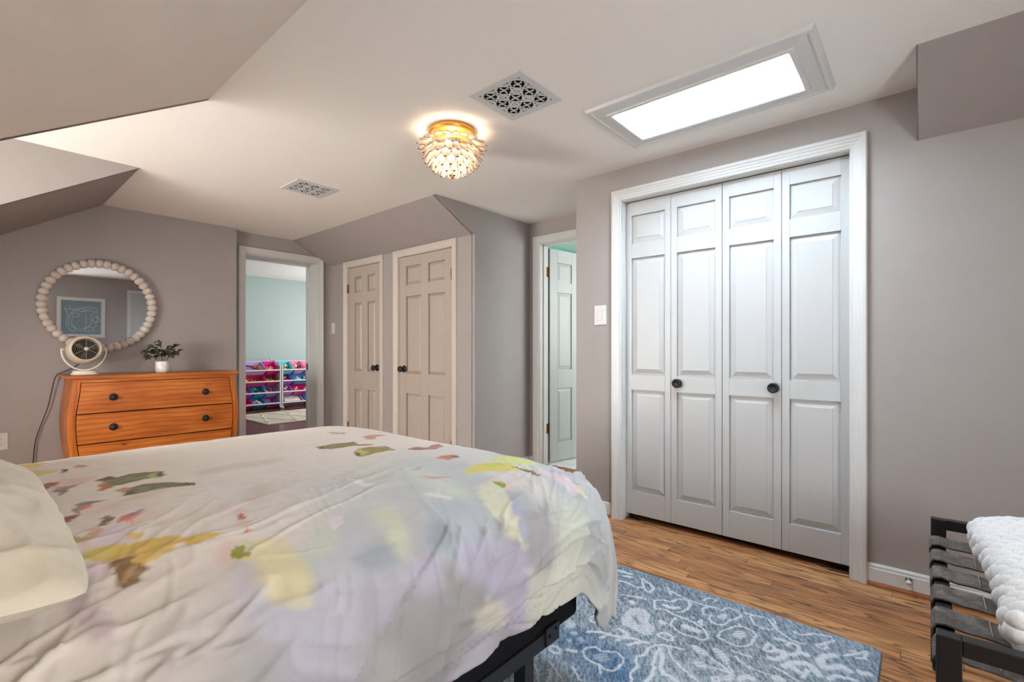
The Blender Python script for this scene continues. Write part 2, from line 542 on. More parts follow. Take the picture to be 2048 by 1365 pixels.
# roof window
sk = root('window_1', ((SKX0 + SKX1) / 2, (SKY0 + SKY1) / 2, ZC)); tag(sk, 'white framed roof window set in the ceiling before the closet', 'skylight', kind='structure')
m = MB()
WH = 0.15
for (x0, x1, y0, y1) in ((SKX0 - 0.02, SKX0 + 0.002, SKY0, SKY1), (SKX1 - 0.002, SKX1 + 0.02, SKY0, SKY1), (SKX0 - 0.02, SKX1 + 0.02, SKY0 - 0.02, SKY0 + 0.002), (SKX0 - 0.02, SKX1 + 0.02, SKY1 - 0.002, SKY1 + 0.02)):
    m.box(x0, x1, y0, y1, ZC - 0.002, ZC + WH)
part('light_well', m, TRIM, sk)
prof = [(0.0, 0.0), (0.0, 0.022), (0.006, 0.026), (0.022, 0.026), (0.026, 0.018), (0.075, 0.014), (0.082, 0.020), (0.094, 0.017), (0.100, 0.004), (0.104, 0.0)]
def ring_trim(prof, a0, a1, b0, b1, fn):
    m = MB(); n = len(prof); vs_ = []
    for w, h in prof:
        vs_ += [fn(a0 - w, b0 - w, h), fn(a1 + w, b0 - w, h), fn(a1 + w, b1 + w, h), fn(a0 - w, b1 + w, h)]
    fs = []
    for i in range(n - 1):
        fs += [(i * 4 + k, i * 4 + (k + 1) % 4, i * 4 + 4 + (k + 1) % 4, i * 4 + 4 + k) for k in range(4)]
    return m.add(vs_, fs)
part('frame', ring_trim(prof, SKX0, SKX1, SKY0, SKY1, lambda a, b, h: (a, b, ZC - h)), TRIM, sk)
part('pane', MB().box(SKX0 - 0.015, SKX1 + 0.015, SKY0 - 0.015, SKY1 + 0.015, ZC + WH - 0.004, ZC + WH), emitter('skylight_daylight', DAY_ROOF, SKYLIGHT_STRENGTH), sk)

# ------------------------------------------------------------------ baseboards
def baseboard(name, a0, a1, fn, label, h=0.088):
    r = root(name, fn((a0 + a1) / 2, 0, 0)); tag(r, label, 'baseboard', kind='structure')
    P = [(0.0, 0.018), (0.013, 0.018), (0.013, h - 0.022), (0.0105, h - 0.018), (0.0105, h - 0.008), (0.006, h), (0.0, h)]
    n = len(P); m = MB()
    m.add([fn(a0, b, d) for d, b in P] + [fn(a1, b, d) for d, b in P], [tuple(range(n)), tuple(range(2 * n - 1, n - 1, -1))] + [(i, n + i, n + (i + 1) % n, (i + 1) % n) for i in range(n)])
    part('board', m, TRIM, r)
    P = [(0.0, 0.0), (0.020, 0.0), (0.019, 0.008), (0.014, 0.016), (0.006, 0.019), (0.0, 0.019)]
    n = len(P); m = MB()
    m.add([fn(a0, b, d) for d, b in P] + [fn(a1, b, d) for d, b in P], [tuple(range(n)), tuple(range(2 * n - 1, n - 1, -1))] + [(i, n + i, n + (i + 1) % n, (i + 1) % n) for i in range(n)])
    part('shoe_moulding', m, OAKT, r)
    return r
bb = baseboard('baseboard_right', YR, 0.196, lambda a, b, d: (XC - d, a, b), 'white baseboard with red oak shoe, right of the closet', 0.098)
baseboard('baseboard_right_far', 1.523, 1.80, lambda a, b, d: (XC - d, a, b), 'white baseboard with red oak shoe between closet and alcove corner', 0.092)
baseboard('baseboard_return', XD, XB, lambda a, b, d: (a, YJ - d, b), 'white baseboard along the pale return wall of the alcove', 0.112)
baseboard('baseboard_alcove', 2.688, YJ - 0.013, lambda a, b, d: (XB - d, a, b), 'short white baseboard left of the bathroom door casing', 0.112)
baseboard('baseboard_back', XL, 1.735, lambda a, b, d: (a, YB - d, b), 'white baseboard behind the wooden dresser')

# ------------------------------------------------------------------ doors and casings
CASING = [(0.0, 0.0), (0.0, 0.010), (0.004, 0.013), (0.014, 0.012), (0.018, 0.015), (0.030, 0.016), (0.034, 0.019), (0.044, 0.020), (0.048, 0.024), (0.061, 0.024), (0.066, 0.019), (0.066, 0.0)]
def casing(a0, a1, top, fn, clip=None, prof=CASING, wscale=1.0):
    """sweeps a moulding round three sides of an opening; fn(a,b,h)"""
    m = MB(); vs_ = []; n = len(prof); k = 5 if clip else 4
    for w, h in prof:
        w *= wscale
        if clip:
            xs, zs = clip
            row = [(a0 - w, 0), (a0 - w, top + w), (min(a1 + w, xs(top + w)), top + w), (a1 + w, min(top + w, zs(a1 + w))), (a1 + w, 0)]
        else:
            row = [(a0 - w, 0), (a0 - w, top + w), (a1 + w, top + w), (a1 + w, 0)]
        vs_ += [fn(a, b, h) for a, b in row]
    fs = []
    for i in range(n - 1):
        fs += [(i * k + j, i * k + j + 1, i * k + k + j + 1, i * k + k + j) for j in range(k - 1)]
    return m.add(vs_, fs)

def leaf_mesh(a0, a1, b0, b1, holes, fn, th=0.034):
    """stiles and rails round rectangular openings (a grid of columns x rows), recessed floor behind"""
    m = MB()
    cols = sorted({(h[0], h[1]) for h in holes}); rows = sorted({(h[2], h[3]) for h in holes})
    ax = [a0] + [v for c in cols for v in c] + [a1]
    bx = [b0] + [v for r in rows for v in r] + [b1]
    for i in range(0, len(ax), 2):
        m.prism([(ax[i], b0), (ax[i + 1], b0), (ax[i + 1], b1), (ax[i], b1)], fn, -th, 0)
    for i in range(1, len(ax) - 1, 2):
        for j in range(0, len(bx), 2):
            m.prism([(ax[i], bx[j]), (ax[i + 1], bx[j]), (ax[i + 1], bx[j + 1]), (ax[i], bx[j + 1])], fn, -th, 0)
    return m

def panel_mesh(h, fn, inset=0.034, deep=0.011, field=0.003):
    a0, a1, b0, b1 = h
    m = MB(); i = min(inset, (a1 - a0) * 0.28); e = 0.0015
    rows = [(a0 + e, a1 - e, b0 + e, b1 - e, -0.026), (a0 + e, a1 - e, b0 + e, b1 - e, -deep), (a0 + 0.006, a1 - 0.006, b0 + 0.006, b1 - 0.006, -deep), (a0 + i, a1 - i, b0 + i, b1 - i, -field - 0.002), (a0 + i + 0.0015, a1 - i - 0.0015, b0 + i + 0.0015, b1 - i - 0.0015, -field)]
    vs_ = []
    for x0, x1, y0, y1, z in rows:
        vs_ += [fn(x0, y0, z), fn(x1, y0, z), fn(x1, y1, z), fn(x0, y1, z)]
    fs = []
    for r in range(len(rows) - 1):
        fs += [(r * 4 + k, r * 4 + (k + 1) % 4, r * 4 + 4 + (k + 1) % 4, r * 4 + 4 + k) for k in range(4)]
    fs.append(tuple(range(len(rows) * 4 - 4, len(rows) * 4)))
    return m.add(vs_, fs)

def knob(parent, a, b, fn, prof, mat=BLACK, name='knob'):
    m = MB().lathe(prof, lambda x, y, z: fn(a + x, b + y, z), 28)
    o = part(name, m, mat, parent, smooth=True)
    return o
KNOB_DISC = [(0.010, 0.0), (0.024, 0.0), (0.026, 0.004), (0.022, 0.008), (0.011, 0.011), (0.010, 0.017), (0.024, 0.020), (0.027, 0.023), (0.027, 0.031), (0.024, 0.035), (0.020, 0.0355), (0.019, 0.034), (0.001, 0.034)]
KNOB_BALL = [(0.001, -0.003), (0.033, -0.003), (0.034, 0.006), (0.030, 0.010), (0.014, 0.013), (0.012, 0.030), (0.020, 0.034), (0.028, 0.042), (0.029, 0.052), (0.025, 0.061), (0.014, 0.066), (0.001, 0.067)]

def hinge(parent, a, b, fn, hh=0.089, w=0.028):
    m = MB()
    m.prism([(a - w, b - hh / 2), (a + w, b - hh / 2), (a + w, b + hh / 2), (a - w, b + hh / 2)], fn, 0.0005, 0.0025)
    m.lathe([(0.0005, -hh / 2 - 0.006), (0.004, -hh / 2 - 0.004), (0.006, -hh / 2), (0.006, hh / 2), (0.004, hh / 2 + 0.004), (0.0005, hh / 2 + 0.006)], lambda x, y, z: fn(a + x, b + z, 0.006 + y), 10)
    return part('hinge', m, BRASS, parent)

# door_1 : the four-leaf folding closet door
d1 = root('door_1', (XC, (CY0 + CY1) / 2, 0)); tag(d1, 'white four-leaf folding closet doors with two black knobs', 'closet doors', kind='structure')
fc = lambda a, b, h: (XC - h, a, b)
part('casing', casing(CY0, CY1, CZ, fc), TRIM, d1)
m = MB(); m.box(XC, XC + 0.1, CY0, CY0 + 0.004, 0, CZ); m.box(XC, XC + 0.1, CY1 - 0.004, CY1, 0, CZ); m.box(XC, XC + 0.1, CY0, CY1, CZ - 0.004, CZ)
part('jamb', m, TRIM, d1)
LX = XC + 0.05
fl = lambda a, b, h: (LX - h, a, b)
edges = [0.2665, 0.562, 0.859, 1.157, 1.4515]
for i in range(4):
    a0, a1 = edges[i] + 0.0012, edges[i + 1] - 0.0012
    if i == 2: a0 += 0.001
    hs = [(a0 + 0.036, a1 - 0.036, lo, hi) for lo, hi in ((0.184, 0.829), (0.927, 1.668), (1.761, 1.941))]
    lf = part('door_leaf', leaf_mesh(a0, a1, 0.037, 2.027, hs, fl), DOORW, d1, bevel=0.0012, seg=1)
    for h in hs:
        part('panel', panel_mesh(h, fl, 0.034, 0.014), DOORW, lf)
    if i == 2: tag(knob(lf, 1.112, 0.884, fl, KNOB_DISC), 'black round knob')
    if i == 1: tag(knob(lf, 0.597, 0.884, fl, KNOB_DISC), 'black round knob')
m = MB(); m.box(LX - 0.012, LX + 0.03, 0.266, 0.36, 0.004, 0.008); m.box(LX - 0.012, LX + 0.03, 0.266, 0.27, 0.004, 0.03)
tag(part('pivot_bracket', m, STEEL, d1), 'small steel pivot bracket on the floor')
m = MB(); m.box(LX - 0.012, LX + 0.03, 1.36, 1.452, 0.004, 0.008)
part('pivot_bracket', m, STEEL, d1)
part('track', MB().box(LX, LX + 0.03, CY0 + 0.005, CY1 - 0.005, 2.029, 2.031), BLACK, d1)

# door_2 narrow, door_3 wider, in the eaves wall
fd = lambda a, b, h: (XD - h, a, b)
fdl = lambda a, b, h: (XD + 0.012 - h, a, b)
def eaves_door(name, a0, a1, cols, rows, label, hinge_a, hinge_z, knob_a, knob_z):
    r = root(name, (XD, (a0 + a1) / 2, 0)); tag(r, label, 'door', kind='structure')
    part('casing', casing(a0, a1, DZ, fd, wscale=0.93), CREAMT, r)
    m = MB(); m.box(XD, XD + T, a0, a0 + 0.003, 0, DZ); m.box(XD, XD + T, a1 - 0.003, a1, 0, DZ); m.box(XD, XD + T, a0, a1, DZ - 0.003, DZ)
    part('jamb', m, CREAMT, r)
    hs = [(c[0], c[1], q[0], q[1]) for c in cols for q in rows]
    lf = part('door_leaf', leaf_mesh(a0 + 0.005, a1 - 0.005, 0.012, DZ - 0.006, hs, fdl), CREAMD, r, bevel=0.0012, seg=1)
    for h in hs: part('panel', panel_mesh(h, fdl, 0.024, 0.018), CREAMD, lf)
    for z in hinge_z: hinge(r, hinge_a, z, fd, w=0.012)
    k = knob(lf, knob_a, knob_z, fdl, KNOB_BALL); tag(k, 'black round door knob')
    return r
eaves_door('door_2', D2[0], D2[1], [(4.172, 4.309), (4.418, 4.548)], [(0.18, 0.676), (0.863, 1.576), (1.682, 1.849)], 'narrow white six-panel eaves door hinged on the left', D2[1] - 0.004, (0.27, 1.733), 4.128, 0.905)
eaves_door('door_3', D3[0], D3[1], [(3.118, 3.342), (3.445, 3.662)], [(0.18, 0.68), (0.866, 1.582), (1.69, 1.862)], 'wider white six-panel eaves door hinged on the right', D3[0] + 0.006, (0.27, 1.726), 3.688, 0.905)

# trim_1 : open doorway to the playroom
t1 = root('trim_1', ((OX0 + OX1) / 2, YD, 0)); tag(t1, 'white casing of the open playroom doorway, top corner cut off', 'door casing', kind='structure')
sl = (ZC - ZS0) / (XD - XS0)
part('casing', casing(OX0, OX1, OZ, lambda a, b, h: (a, YD - h, b), clip=(lambda z: XS0 + (ZC - z) / sl - 0.004, lambda x: ZC - (x - XS0) * sl - 0.004)), TRIM, t1)
m = MB(); m.box(OX0, OX0 + 0.006, YD, YD + JD, 0, OZ); m.box(OX1 - 0.006, OX1, YD, YD + JD, 0, OZ); m.box(OX0, OX1, YD, YD + JD, OZ - 0.006, OZ)
m.box(OX1 - 0.020, OX1 - 0.006, YD + 0.17, YD + 0.21, 0, OZ - 0.006); m.box(OX0 + 0.006, OX0 + 0.020, YD + 0.17, YD + 0.21, 0, OZ - 0.006); m.box(OX0, OX1, YD + 0.17, YD + 0.21, OZ - 0.022, OZ - 0.006)
part('jamb', m, TRIM, t1, bevel=0.001, seg=1)
part('strike_plate', MB().box(OX1 - 0.0215, OX1 - 0.019, YD + 0.175, YD + 0.205, 0.86, 0.93), BLACK, t1)

# door_4 : bathroom door, standing open
d4 = root('door_4', (XB, BY1, 0)); tag(d4, 'white six-panel bathroom door standing open on brass hinges', 'door', kind='structure')
fb = lambda a, b, h: (XB - h, a, b)
part('casing', casing(BY0, BY1, BZ, fb), TRIM, d4)
m = MB(); m.box(XB, XB + T, BY1 - 0.004, BY1, 0, BZ); m.box(XB, XB + T, BY0, BY0 + 0.004, 0, BZ); m.box(XB, XB + T, BY0, BY1, BZ - 0.004, BZ)
m.box(XB + 0.045, XB + 0.08, BY1 - 0.016, BY1 - 0.004, 0, BZ); m.box(XB + 0.045, XB + 0.08, BY0, BY1, BZ - 0.016, BZ - 0.004)
part('jamb', m, TRIM, d4, bevel=0.001, seg=1)
ang = math.radians(-9)
px, py = XB + T + 0.012, BY1 - 0.014
def f4(a, b, h):   # a along the leaf from the hinge, h out of the face seen from the bedroom
    return (px + a * math.cos(ang) + h * math.sin(ang), py + a * math.sin(ang) - h * math.cos(ang), b)
hs = [(c[0], c[1], q[0], q[1]) for c in ((0.10, 0.30), (0.40, 0.60)) for q in ((0.22, 0.72), (0.90, 1.62), (1.72, 1.90))]
lf = part('door_leaf', leaf_mesh(0.004, 0.70, 0.045, 2.02, hs, f4), DOORW, d4, bevel=0.0012, seg=1)
for h in hs: part('panel', panel_mesh(h, f4, 0.03, 0.011), DOORW, lf)
for z in (0.36, 1.80):
    m = MB()
    m.box(XB + T - 0.045, XB + T - 0.002, BY1 - 0.0055, BY1 - 0.0035, z - 0.045, z + 0.045)
    m.lathe([(0.0005, z - 0.05), (0.006, z - 0.046), (0.006, z + 0.046), (0.0005, z + 0.05)], lambda x, y, q: (XB + T + 0.004 + x, BY1 - 0.012 + y, q), 10)
    m.add([f4(0.0, z - 0.045, -0.001), f4(0.0, z - 0.045, -0.034), f4(0.0, z + 0.045, -0.034), f4(0.0, z + 0.045, -0.001), f4(0.003, z - 0.045, -0.001), f4(0.003, z - 0.045, -0.034), f4(0.003, z + 0.045, -0.034), f4(0.003, z + 0.045, -0.001)],
          [(0, 1, 2, 3), (7, 6, 5, 4), (0, 4, 5, 1), (1, 5, 6, 2), (2, 6, 7, 3), (3, 7, 4, 0)])
    part('hinge', m, BRASS, d4)
part('threshold', MB().prism([(XB - 0.01, 0), (XB + T, 0), (XB + T, 0.03), (XB + 0.02, 0.03)], lambda a, b, h: (a, h, b), BY0, BY1), OAKT, d4, bevel=0.002)

# door_5 in the rear wall (mirror reflection)
d5 = root('door_5', (2.40, YR, 0)); tag(d5, 'white panelled door on the rear wall, reflected in the mirror', 'door', kind='structure')
fr = lambda a, b, h: (a, YR + h, b)
part('casing', casing(2.13, 2.70, 2.0, fr, wscale=0.9), TRIM, d5)
hs = [(c[0], c[1], q[0], q[1]) for c in ((2.21, 2.38), (2.45, 2.62)) for q in ((0.2, 0.7), (0.88, 1.55), (1.66, 1.86))]
lf = part('door_leaf', leaf_mesh(2.134, 2.696, 0.01, 1.995, hs, lambda a, b, h: (a, YR + 0.003 + h, b), th=0.002), DOORW, d5)
for h in hs: part('panel', MB().add(*(lambda q: (q.v, q.f))(panel_mesh(h, lambda a, b, g: (a, YR + 0.003 + g * 0.2, b), 0.03))), DOORW, lf)

# ------------------------------------------------------------------ rug
RUG_LINES=[
([(1.92,0.757),(1.951,0.742),(2.008,0.742),(2.034,0.769),(2.021,0.796),(1.981,0.813),(1.973,0.846),(1.941,0.866),(1.91,0.856),(1.887,0.838),(1.903,0.809),(1.893,0.757),(1.892,0.697),(1.877,0.655),(1.85,0.621),(1.817,0.607),(1.794,0.616),(1.792,0.653),(1.788,0.694),(1.799,0.727),(1.823,0.748),(1.873,0.749)],0.009),
([(1.934,0.822),(1.937,0.791),(1.955,0.77)],0.018),
([(1.84,0.699),(1.84,0.67),(1.839,0.652)],0.028),
([(1.719,0.756),(1.746,0.742),(1.744,0.708),(1.717,0.705),(1.711,0.734),(1.719,0.756)],0.01),
([(1.562,0.965),(1.59,0.933),(1.602,0.891),(1.614,0.859),(1.636,0.817),(1.642,0.775)],0.012),
([(1.657,0.882),(1.643,0.844),(1.587,0.856)],0.014),
([(1.607,0.894),(1.564,0.909)],0.012),
([(1.588,0.812),(1.623,0.792),(1.648,0.768)],0.014),
([(1.45,0.915),(1.479,0.913),(1.497,0.893),(1.496,0.862),(1.513,0.842),(1.523,0.822),(1.506,0.787),(1.462,0.778),(1.427,0.787),(1.417,0.809),(1.425,0.836),(1.421,0.863),(1.426,0.888),(1.45,0.915)],0.008),
([(1.425,0.836),(1.39,0.812)],0.008),
([(1.552,0.757),(1.576,0.744),(1.624,0.745),(1.661,0.727),(1.676,0.702),(1.685,0.674),(1.693,0.653)],0.011),
([(1.552,0.757),(1.524,0.751),(1.497,0.731),(1.457,0.734),(1.428,0.72),(1.4,0.712)],0.009),
([(1.671,0.699),(1.626,0.664),(1.599,0.627),(1.583,0.595),(1.567,0.565),(1.56,0.533)],0.009),
([(1.643,0.715),(1.595,0.684),(1.553,0.673),(1.525,0.648),(1.523,0.609),(1.505,0.59)],0.013),
([(1.643,0.715),(1.587,0.708),(1.541,0.701)],0.013),
([(1.534,0.688),(1.499,0.678),(1.464,0.678),(1.435,0.672)],0.013),
([(1.329,0.97),(1.303,0.927),(1.28,0.885)],0.006),
([(1.357,0.9),(1.317,0.842)],0.006),
([(1.288,1.01),(1.258,0.972)],0.006),
([(1.296,0.949),(1.258,0.918)],0.006),
([(1.383,1.017),(1.407,1.014),(1.402,0.978),(1.377,0.984),(1.383,1.017)],0.008),
([(1.422,0.963),(1.431,0.937)],0.016),
([(1.649,1.009),(1.678,1.001),(1.669,0.966),(1.635,0.98),(1.649,1.009)],0.008),
([(2.006,1.068),(2.01,1.022),(2.0,0.981),(2.017,0.961)],0.009),
([(2.093,0.993),(2.066,0.944),(2.034,0.916),(1.994,0.924),(2.043,0.97),(2.091,0.997)],0.009),
([(2.091,0.875),(2.038,0.836)],0.008),
([(2.069,0.862),(2.057,0.814),(2.042,0.76),(2.043,0.701),(2.059,0.65)],0.007),
([(1.896,1.0),(1.919,0.95),(1.929,0.903)],0.008),
([(2.096,1.121),(2.099,1.058)],0.016),
([(2.059,1.076),(2.073,1.045)],0.014),
([(1.873,0.944),(1.867,0.928)],0.02),
([(1.809,0.784),(1.809,0.768)],0.02),
([(1.898,0.67),(1.925,0.668),(1.888,0.652)],0.008),
([(2.006,0.689),(2.037,0.68),(2.056,0.653),(2.053,0.629),(2.089,0.614),(2.087,0.585),(2.065,0.557),(2.022,0.566),(1.998,0.584),(1.966,0.582),(1.939,0.598),(1.937,0.625),(1.954,0.645),(1.986,0.649),(1.973,0.674),(2.006,0.689)],0.008),
([(1.853,0.582),(1.902,0.58),(1.94,0.564),(1.977,0.54),(1.98,0.507),(1.964,0.48),(1.923,0.474),(1.874,0.48),(1.845,0.501),(1.838,0.531),(1.845,0.556),(1.853,0.582)],0.008),
([(2.05,0.426),(2.071,0.44),(2.104,0.47),(2.102,0.504),(2.082,0.527),(2.035,0.501),(2.02,0.471),(2.036,0.442),(2.05,0.426),(2.02,0.388),(2.01,0.356),(2.013,0.327)],0.007),
([(2.114,0.449),(2.053,0.423)],0.006),
([(2.092,0.547),(2.097,0.53)],0.012),
([(1.711,0.565),(1.695,0.523),(1.677,0.493),(1.667,0.47)],0.008),
([(1.706,0.502),(1.68,0.482)],0.008),
([(1.666,0.535),(1.672,0.492),(1.667,0.47)],0.008),
([(1.8,0.517),(1.801,0.483),(1.806,0.454)],0.008),
([(1.775,0.497),(1.754,0.476),(1.745,0.436),(1.746,0.385)],0.007),
([(1.8,0.394),(1.796,0.362),(1.785,0.332),(1.773,0.306)],0.007),
([(1.902,0.431),(1.929,0.425),(1.915,0.407),(1.885,0.409),(1.878,0.426),(1.902,0.431)],0.012),
([(1.9,0.401),(1.911,0.379),(1.886,0.369),(1.854,0.382),(1.843,0.403)],0.02),
([(1.964,0.375),(1.99,0.362),(1.974,0.338),(1.934,0.337),(1.907,0.352)],0.014),
([(1.954,0.329),(1.945,0.308)],0.02),
([(2.107,0.247),(2.084,0.262),(2.053,0.281),(2.035,0.293),(2.021,0.276),(2.04,0.262),(2.062,0.27)],0.009),
([(1.979,0.414),(1.99,0.392)],0.014),
([(2.078,0.375),(2.07,0.348),(2.104,0.318),(2.12,0.29),(2.129,0.262)],0.009),
([(2.005,0.238),(1.978,0.262),(1.939,0.269),(1.91,0.258),(1.927,0.231),(1.951,0.211),(1.941,0.186)],0.024),
([(1.825,0.357),(1.865,0.336),(1.892,0.305),(1.88,0.278),(1.852,0.261)],0.022),
([(1.803,0.298),(1.855,0.293)],0.014),
([(1.835,0.331),(1.826,0.313)],0.02),
([(2.028,0.208),(2.054,0.189),(2.076,0.172),(2.106,0.153),(2.057,0.155),(2.04,0.174)],0.01),
([(2.08,0.191),(2.078,0.178)],0.009),
([(1.954,0.157),(1.967,0.135)],0.022),
([(1.85,0.23),(1.883,0.218),(1.894,0.192),(1.901,0.167)],0.016),
([(1.605,0.521),(1.624,0.512),(1.616,0.501),(1.597,0.51),(1.605,0.521)],0.01),
([(1.66,0.451),(1.688,0.438),(1.686,0.421)],0.02),
([(1.74,0.364),(1.745,0.352)],0.03),
([(1.99,0.544),(1.981,0.535)],0.01),
([(2.081,0.714),(2.115,0.698),(2.12,0.669),(2.097,0.673)],0.009),
]
RUG_FILLS=[
([(1.763,0.918),(1.817,0.92),(1.843,0.9),(1.853,0.867),(1.825,0.836),(1.777,0.82),(1.75,0.784),(1.711,0.774),(1.684,0.792),(1.691,0.825),(1.687,0.858),(1.687,0.886),(1.727,0.909)],1),
([(1.994,0.629),(2.021,0.623),(2.033,0.605),(2.016,0.593),(1.993,0.6),(1.978,0.617)],1),
([(1.898,0.548),(1.946,0.538),(1.951,0.513),(1.93,0.501),(1.893,0.514),(1.886,0.535)],1),
([(1.734,0.642),(1.75,0.624),(1.734,0.585),(1.711,0.565),(1.706,0.602)],1),
([(1.641,0.607),(1.661,0.599),(1.667,0.569),(1.657,0.544),(1.631,0.575)],1),
([(1.768,0.577),(1.78,0.555),(1.765,0.525),(1.734,0.507),(1.706,0.502),(1.737,0.542)],1),
([(1.456,0.876),(1.478,0.867),(1.492,0.838),(1.47,0.821),(1.446,0.834),(1.443,0.861)],0.6),
([(1.564,1.068),(1.589,1.059),(1.579,1.03),(1.546,1.021),(1.534,1.044)],0.9),
([(1.513,1.013),(1.535,1.006),(1.527,0.988),(1.508,0.992)],0.8),
([(1.5,0.975),(1.518,0.962),(1.506,0.942),(1.49,0.952)],0.8),
([(1.47,1.0),(1.486,0.99),(1.472,0.977),(1.461,0.985)],0.8),
([(1.645,0.495),(1.666,0.478),(1.653,0.466),(1.629,0.473),(1.624,0.489)],0.9),
]
RUG_HOLES=[[(1.771,0.888),(1.784,0.883),(1.746,0.836),(1.73,0.84)]]

def rug_material():
    t = NT('tufted_wool_rug')
    at = t.n.new('ShaderNodeAttribute'); at.attribute_name = 'print'
    v = t.coords('World')
    tuft = t.noise(v, 420, 2, 0.6)
    c = t.mix(t.ramp(tuft, [(0.3, (0.32, 0.32, 0.32, 1)), (0.6, (0, 0, 0, 1))]), at.outputs['Color'], srgb(40, 46, 54))
    t.link(c, t.b.inputs['Base Color'])
    t.b.inputs['Roughness'].default_value = 0.95
    t.b.inputs['Specular IOR Level'].default_value = 0.1
    t.bump(tuft, 0.5, 0.004)
    return t.m
RX_0, RX_1, RY_0, RY_1 = -0.28, 2.160, 0.109, 3.15
xs = np.r_[np.linspace(RX_0, 1.0, 90, endpoint=False), np.arange(1.0, RX_1 - 0.004, 0.0030), np.linspace(RX_1 - 0.004, RX_1, 3)]
ys = np.r_[np.linspace(RY_0, RY_0 + 0.004, 3), np.arange(RY_0 + 0.0065, 1.30, 0.0030), np.linspace(1.302, RY_1, 130)]
X, Y = np.meshgrid(xs, ys, indexing='ij')
wx = X + 0.009 * (fbm(X * 60, Y * 60, 3, 3) - 0.5); wy = Y + 0.009 * (fbm(X * 60, Y * 60, 9, 3) - 0.5)
white = np.zeros(X.shape)
def bbox_apply(pts, pad):
    a = np.array(pts)
    return (X > a[:, 0].min() - pad) & (X < a[:, 0].max() + pad) & (Y > a[:, 1].min() - pad) & (Y < a[:, 1].max() + pad)
extra = []
rr = random.Random(5)
for k in range(46):      # the same motifs carried on over the part of the rug under the bed
    cx, cy = rr.uniform(RX_0 + 0.1, 2.0), rr.uniform(RY_0 + 0.1, RY_1 - 0.1)
    if cx > 1.2 and cy < 1.25: continue
    n = 5; r0 = rr.uniform(0.05, 0.1); ph = rr.uniform(0, 6)
    extra.append(([(cx + r0 * (1 + 0.25 * math.cos(n * a + ph)) * math.cos(a), cy + r0 * (1 + 0.25 * math.cos(n * a + ph)) * math.sin(a)) for a in [i * 0.2094 for i in range(31)]], 0.010))
    extra.append(([(cx - 0.02, cy), (cx + 0.02, cy + 0.01)], 0.03))
    extra.append(([(cx + 0.12, cy - 0.1), (cx + 0.15, cy), (cx + 0.11, cy + 0.12)], 0.010))
def smooth2(pts, n=5):
    if len(pts) < 3: return pts
    P_ = [np.array(p) for p in pts]; closed = np.allclose(P_[0], P_[-1]); out = []
    for i in range(len(P_) - 1):
        a = P_[i - 1] if i else (P_[-2] if closed else P_[0]); b, c = P_[i], P_[i + 1]
        d = P_[i + 2] if i + 2 < len(P_) else (P_[1] if closed else P_[-1])
        for k in range(n):
            t = k / n; out.append(tuple(0.5 * ((2 * b) + (-a + c) * t + (2 * a - 5 * b + 4 * c - d) * t * t + (-a + 3 * b - 3 * c + d) * t ** 3)))
    return out + [tuple(P_[-1])]
for pts, w in RUG_LINES + extra:
    pts = smooth2(pts, 4)
    k = bbox_apply(pts, w + 0.02)
    if k.any():
        d = seg_dist(wx[k], wy[k], pts)
        white[k] = np.maximum(white[k], 1 - sstep(w * 0.30, w * 0.80, d + 0.006 * (vnoise(X[k] * 300, Y[k] * 300, 5) - 0.5)))
for pts, al in RUG_FILLS:
    k = bbox_apply(pts, 0.03)
    d = poly_sdf(wx[k], wy[k], pts)
    rib = 0.62 + 0.38 * np.sin((Y[k] * 0.75 + X[k] * 0.66) * 420)
    white[k] = np.maximum(white[k], al * (1 - sstep(-0.004, 0.006, d)) * np.clip(rib + 0.2, 0.3, 1))
for pts in RUG_HOLES:
    k = bbox_apply(pts, 0.02)
    white[k] *= sstep(-0.003, 0.006, poly_sdf(wx[k], wy[k], pts))
ang_r = 0.55
str_a = X * math.cos(ang_r) + Y * math.sin(ang_r); str_b = -X * math.sin(ang_r) + Y * math.cos(ang_r)
stri = 0.6 * fbm(str_a * 45, str_b * 190, 21, 3) + 0.4 * fbm(X * 240, Y * 240, 23, 2)
blot = fbm(X * 3.2, Y * 3.2, 31, 3)
tone = np.clip(0.5 + (stri - 0.5) * 2.2 + (blot - 0.5) * 0.5, 0, 1)[..., None]
c_dark = np.array(srgb(90, 102, 114)[:3]); c_lite = np.array(srgb(184, 194, 201)[:3])
edge_blue = sstep(0.35, 0.0, np.minimum(RX_1 - X, Y - RY_0))[..., None]
base = c_dark * (1 - tone) + c_lite * tone
blue = np.array(srgb(104, 128, 150)[:3])
base = base * (1 - 0.35 * edge_blue) + blue * 0.35 * edge_blue * (0.6 + 0.8 * tone)
for (bx, by, br) in ((1.468, 0.839, 0.11), (1.498, 0.986, 0.07), (1.42, 0.747, 0.07), (0.9, 1.9, 0.15), (0.4, 0.7, 0.15)):
    w = np.exp(-((X - bx) ** 2 + (Y - by) ** 2) / br ** 2)[..., None] * 0.75
    base = base * (1 - w) + np.array(srgb(80, 116, 150)[:3]) * w * (0.5 + tone)
wt = (white * (0.72 + 0.5 * (stri - 0.35)))[..., None].clip(0, 1)
col = base * (1 - wt) + np.array(srgb(222, 223, 226)[:3]) * wt
Z = 0.012 + 0.0016 * (fbm(X * 260, Y * 260, 41, 2) - 0.5) + 0.0012 * white
